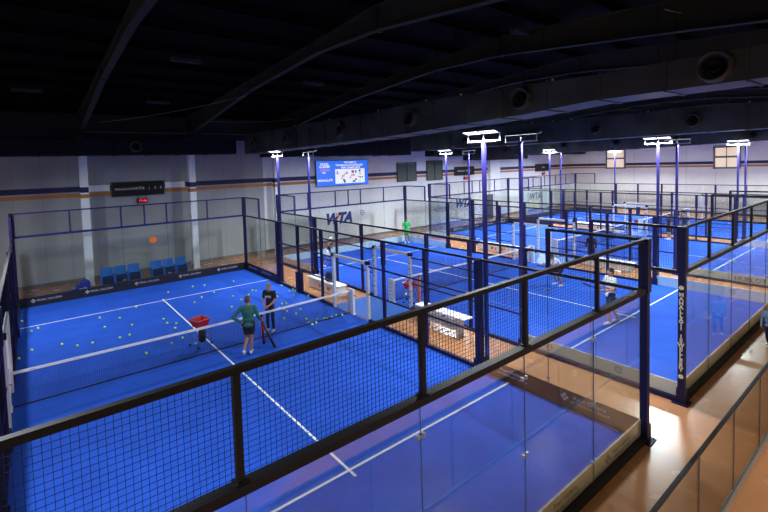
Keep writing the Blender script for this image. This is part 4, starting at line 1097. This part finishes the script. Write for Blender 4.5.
def held(person_root, J, side, d):
    import mathutils
    Mx = Matrix.Translation(person_root.location) @ Matrix.Rotation(person_root.rotation_euler.z, 4, 'Z') @ Matrix.Diagonal((*person_root.scale, 1))
    w_ = J['w'+side]; p = w_ + (w_-J['e'+side]).normalized()*0.09
    return tuple(Mx @ p), tuple(Vector(d).to_track_quat('Z', 'Y').to_euler())
rp, re = held(bender, JB, 'L', (-0.75, 0.45, 0.15))
racket(rp, re, 'dark padel racket held out by the bending player', C_navy)
walker, J = person('walking player in white shirt with red band and navy shorts, holding a racket', (15.85, 3.15), (-0.75, 0.45), 1.10,
    dict(eR=(0.24,0.10,1.14), wR=(0.18,0.32,1.12), eL=(-0.24,0.08,1.14), wL=(-0.14,0.30,1.10), kL=(-0.10,0.20,0.52), aL=(-0.11,0.12,0.12), tL=(-0.12,0.30,0.06), kR=(0.10,-0.06,0.50), aR=(0.11,-0.32,0.11), tR=(0.12,-0.16,0.04), hL=(-0.09,0.03,0.92)),
    C_white, C_navy, C_shoe, H_dark, SKIN, 0.42, 0.5, bulk=1.12)
bandm = MB().lathe((0,0,0), (0,0,1), [(-0.09,0.158),(-0.09,0.160),(-0.05,0.163),(0.03,0.168),(0.03,0.164)], 24).mesh('shirt_band', M['red'], True)
bandm.transform(Matrix.Translation((0, 0, 1.17)) @ Matrix.Diagonal((1.05, 0.76, 1, 1))); link('shirt_band', bandm, walker)
rp, re = held(walker, J, 'R', (-0.7, 0.5, 0.35))
racket(rp, re, 'padel racket held in front by the walking player', C_black)
person('lunging player in white cap and brown top, far left corner of second court', (13.75, 17.4), (0.5, -0.8), 0.98,
    dict(eR=(0.35,0.15,1.25), wR=(0.42,0.36,1.15), eL=(-0.33,0.12,1.2), wL=(-0.38,0.32,1.1), kL=(-0.25,0.2,0.5), aL=(-0.38,0.1,0.1), tL=(-0.42,0.28,0.05), kR=(0.24,0.1,0.5), aR=(0.38,-0.15,0.1), tR=(0.42,0.0,0.04), pelvis=(0,0,0.86), chest=(0,0.08,1.18), neck=(0,0.12,1.36), head=(0,0.16,1.52), sL=(-0.18,0.1,1.31), sR=(0.18,0.1,1.31), hL=(-0.1,0,0.84), hR=(0.1,0,0.84)),
    C_brown, C_white, C_shoe, H_dark, SKIN2, 0.42, 0.45, cap=C_white)
person('person in dark clothes standing in the gap behind the bending player', (24.15, 7.75), (-0.9, -0.3), 0.92, {}, C_black, C_black, C_shoe, H_dark, SKIN2, 1.9, 1.0)
person('distant person in dark clothes by the third court right fence, left of a pair', (34.15, 7.4), (-0.6, 0.6), 1.0, {}, C_navy, C_black, C_shoe, H_dark, SKIN2, 0.42, 0.5)
person('distant person in dark clothes by the third court right fence, right of a pair', (35.45, 6.9), (-0.9, 0.1), 1.0, {}, C_navy, C_black, C_shoe, H_dark, SKIN2, 0.42, 0.5)
person('child in denim jacket and dark trousers walking along the glass at the right edge', (17.22, -0.62), (-0.95, 0.1), 0.72,
    dict(kL=(-0.10,0.14,0.50), aL=(-0.11,0.02,0.10), tL=(-0.12,0.20,0.05), kR=(0.10,-0.02,0.50), aR=(0.11,-0.22,0.12), tR=(0.12,-0.06,0.04)), C_jean, C_navy, C_shoe, H_dark, SKIN, 1.9, 1.0, bulk=1.1)

bpy.data.scenes.remove(WORK)
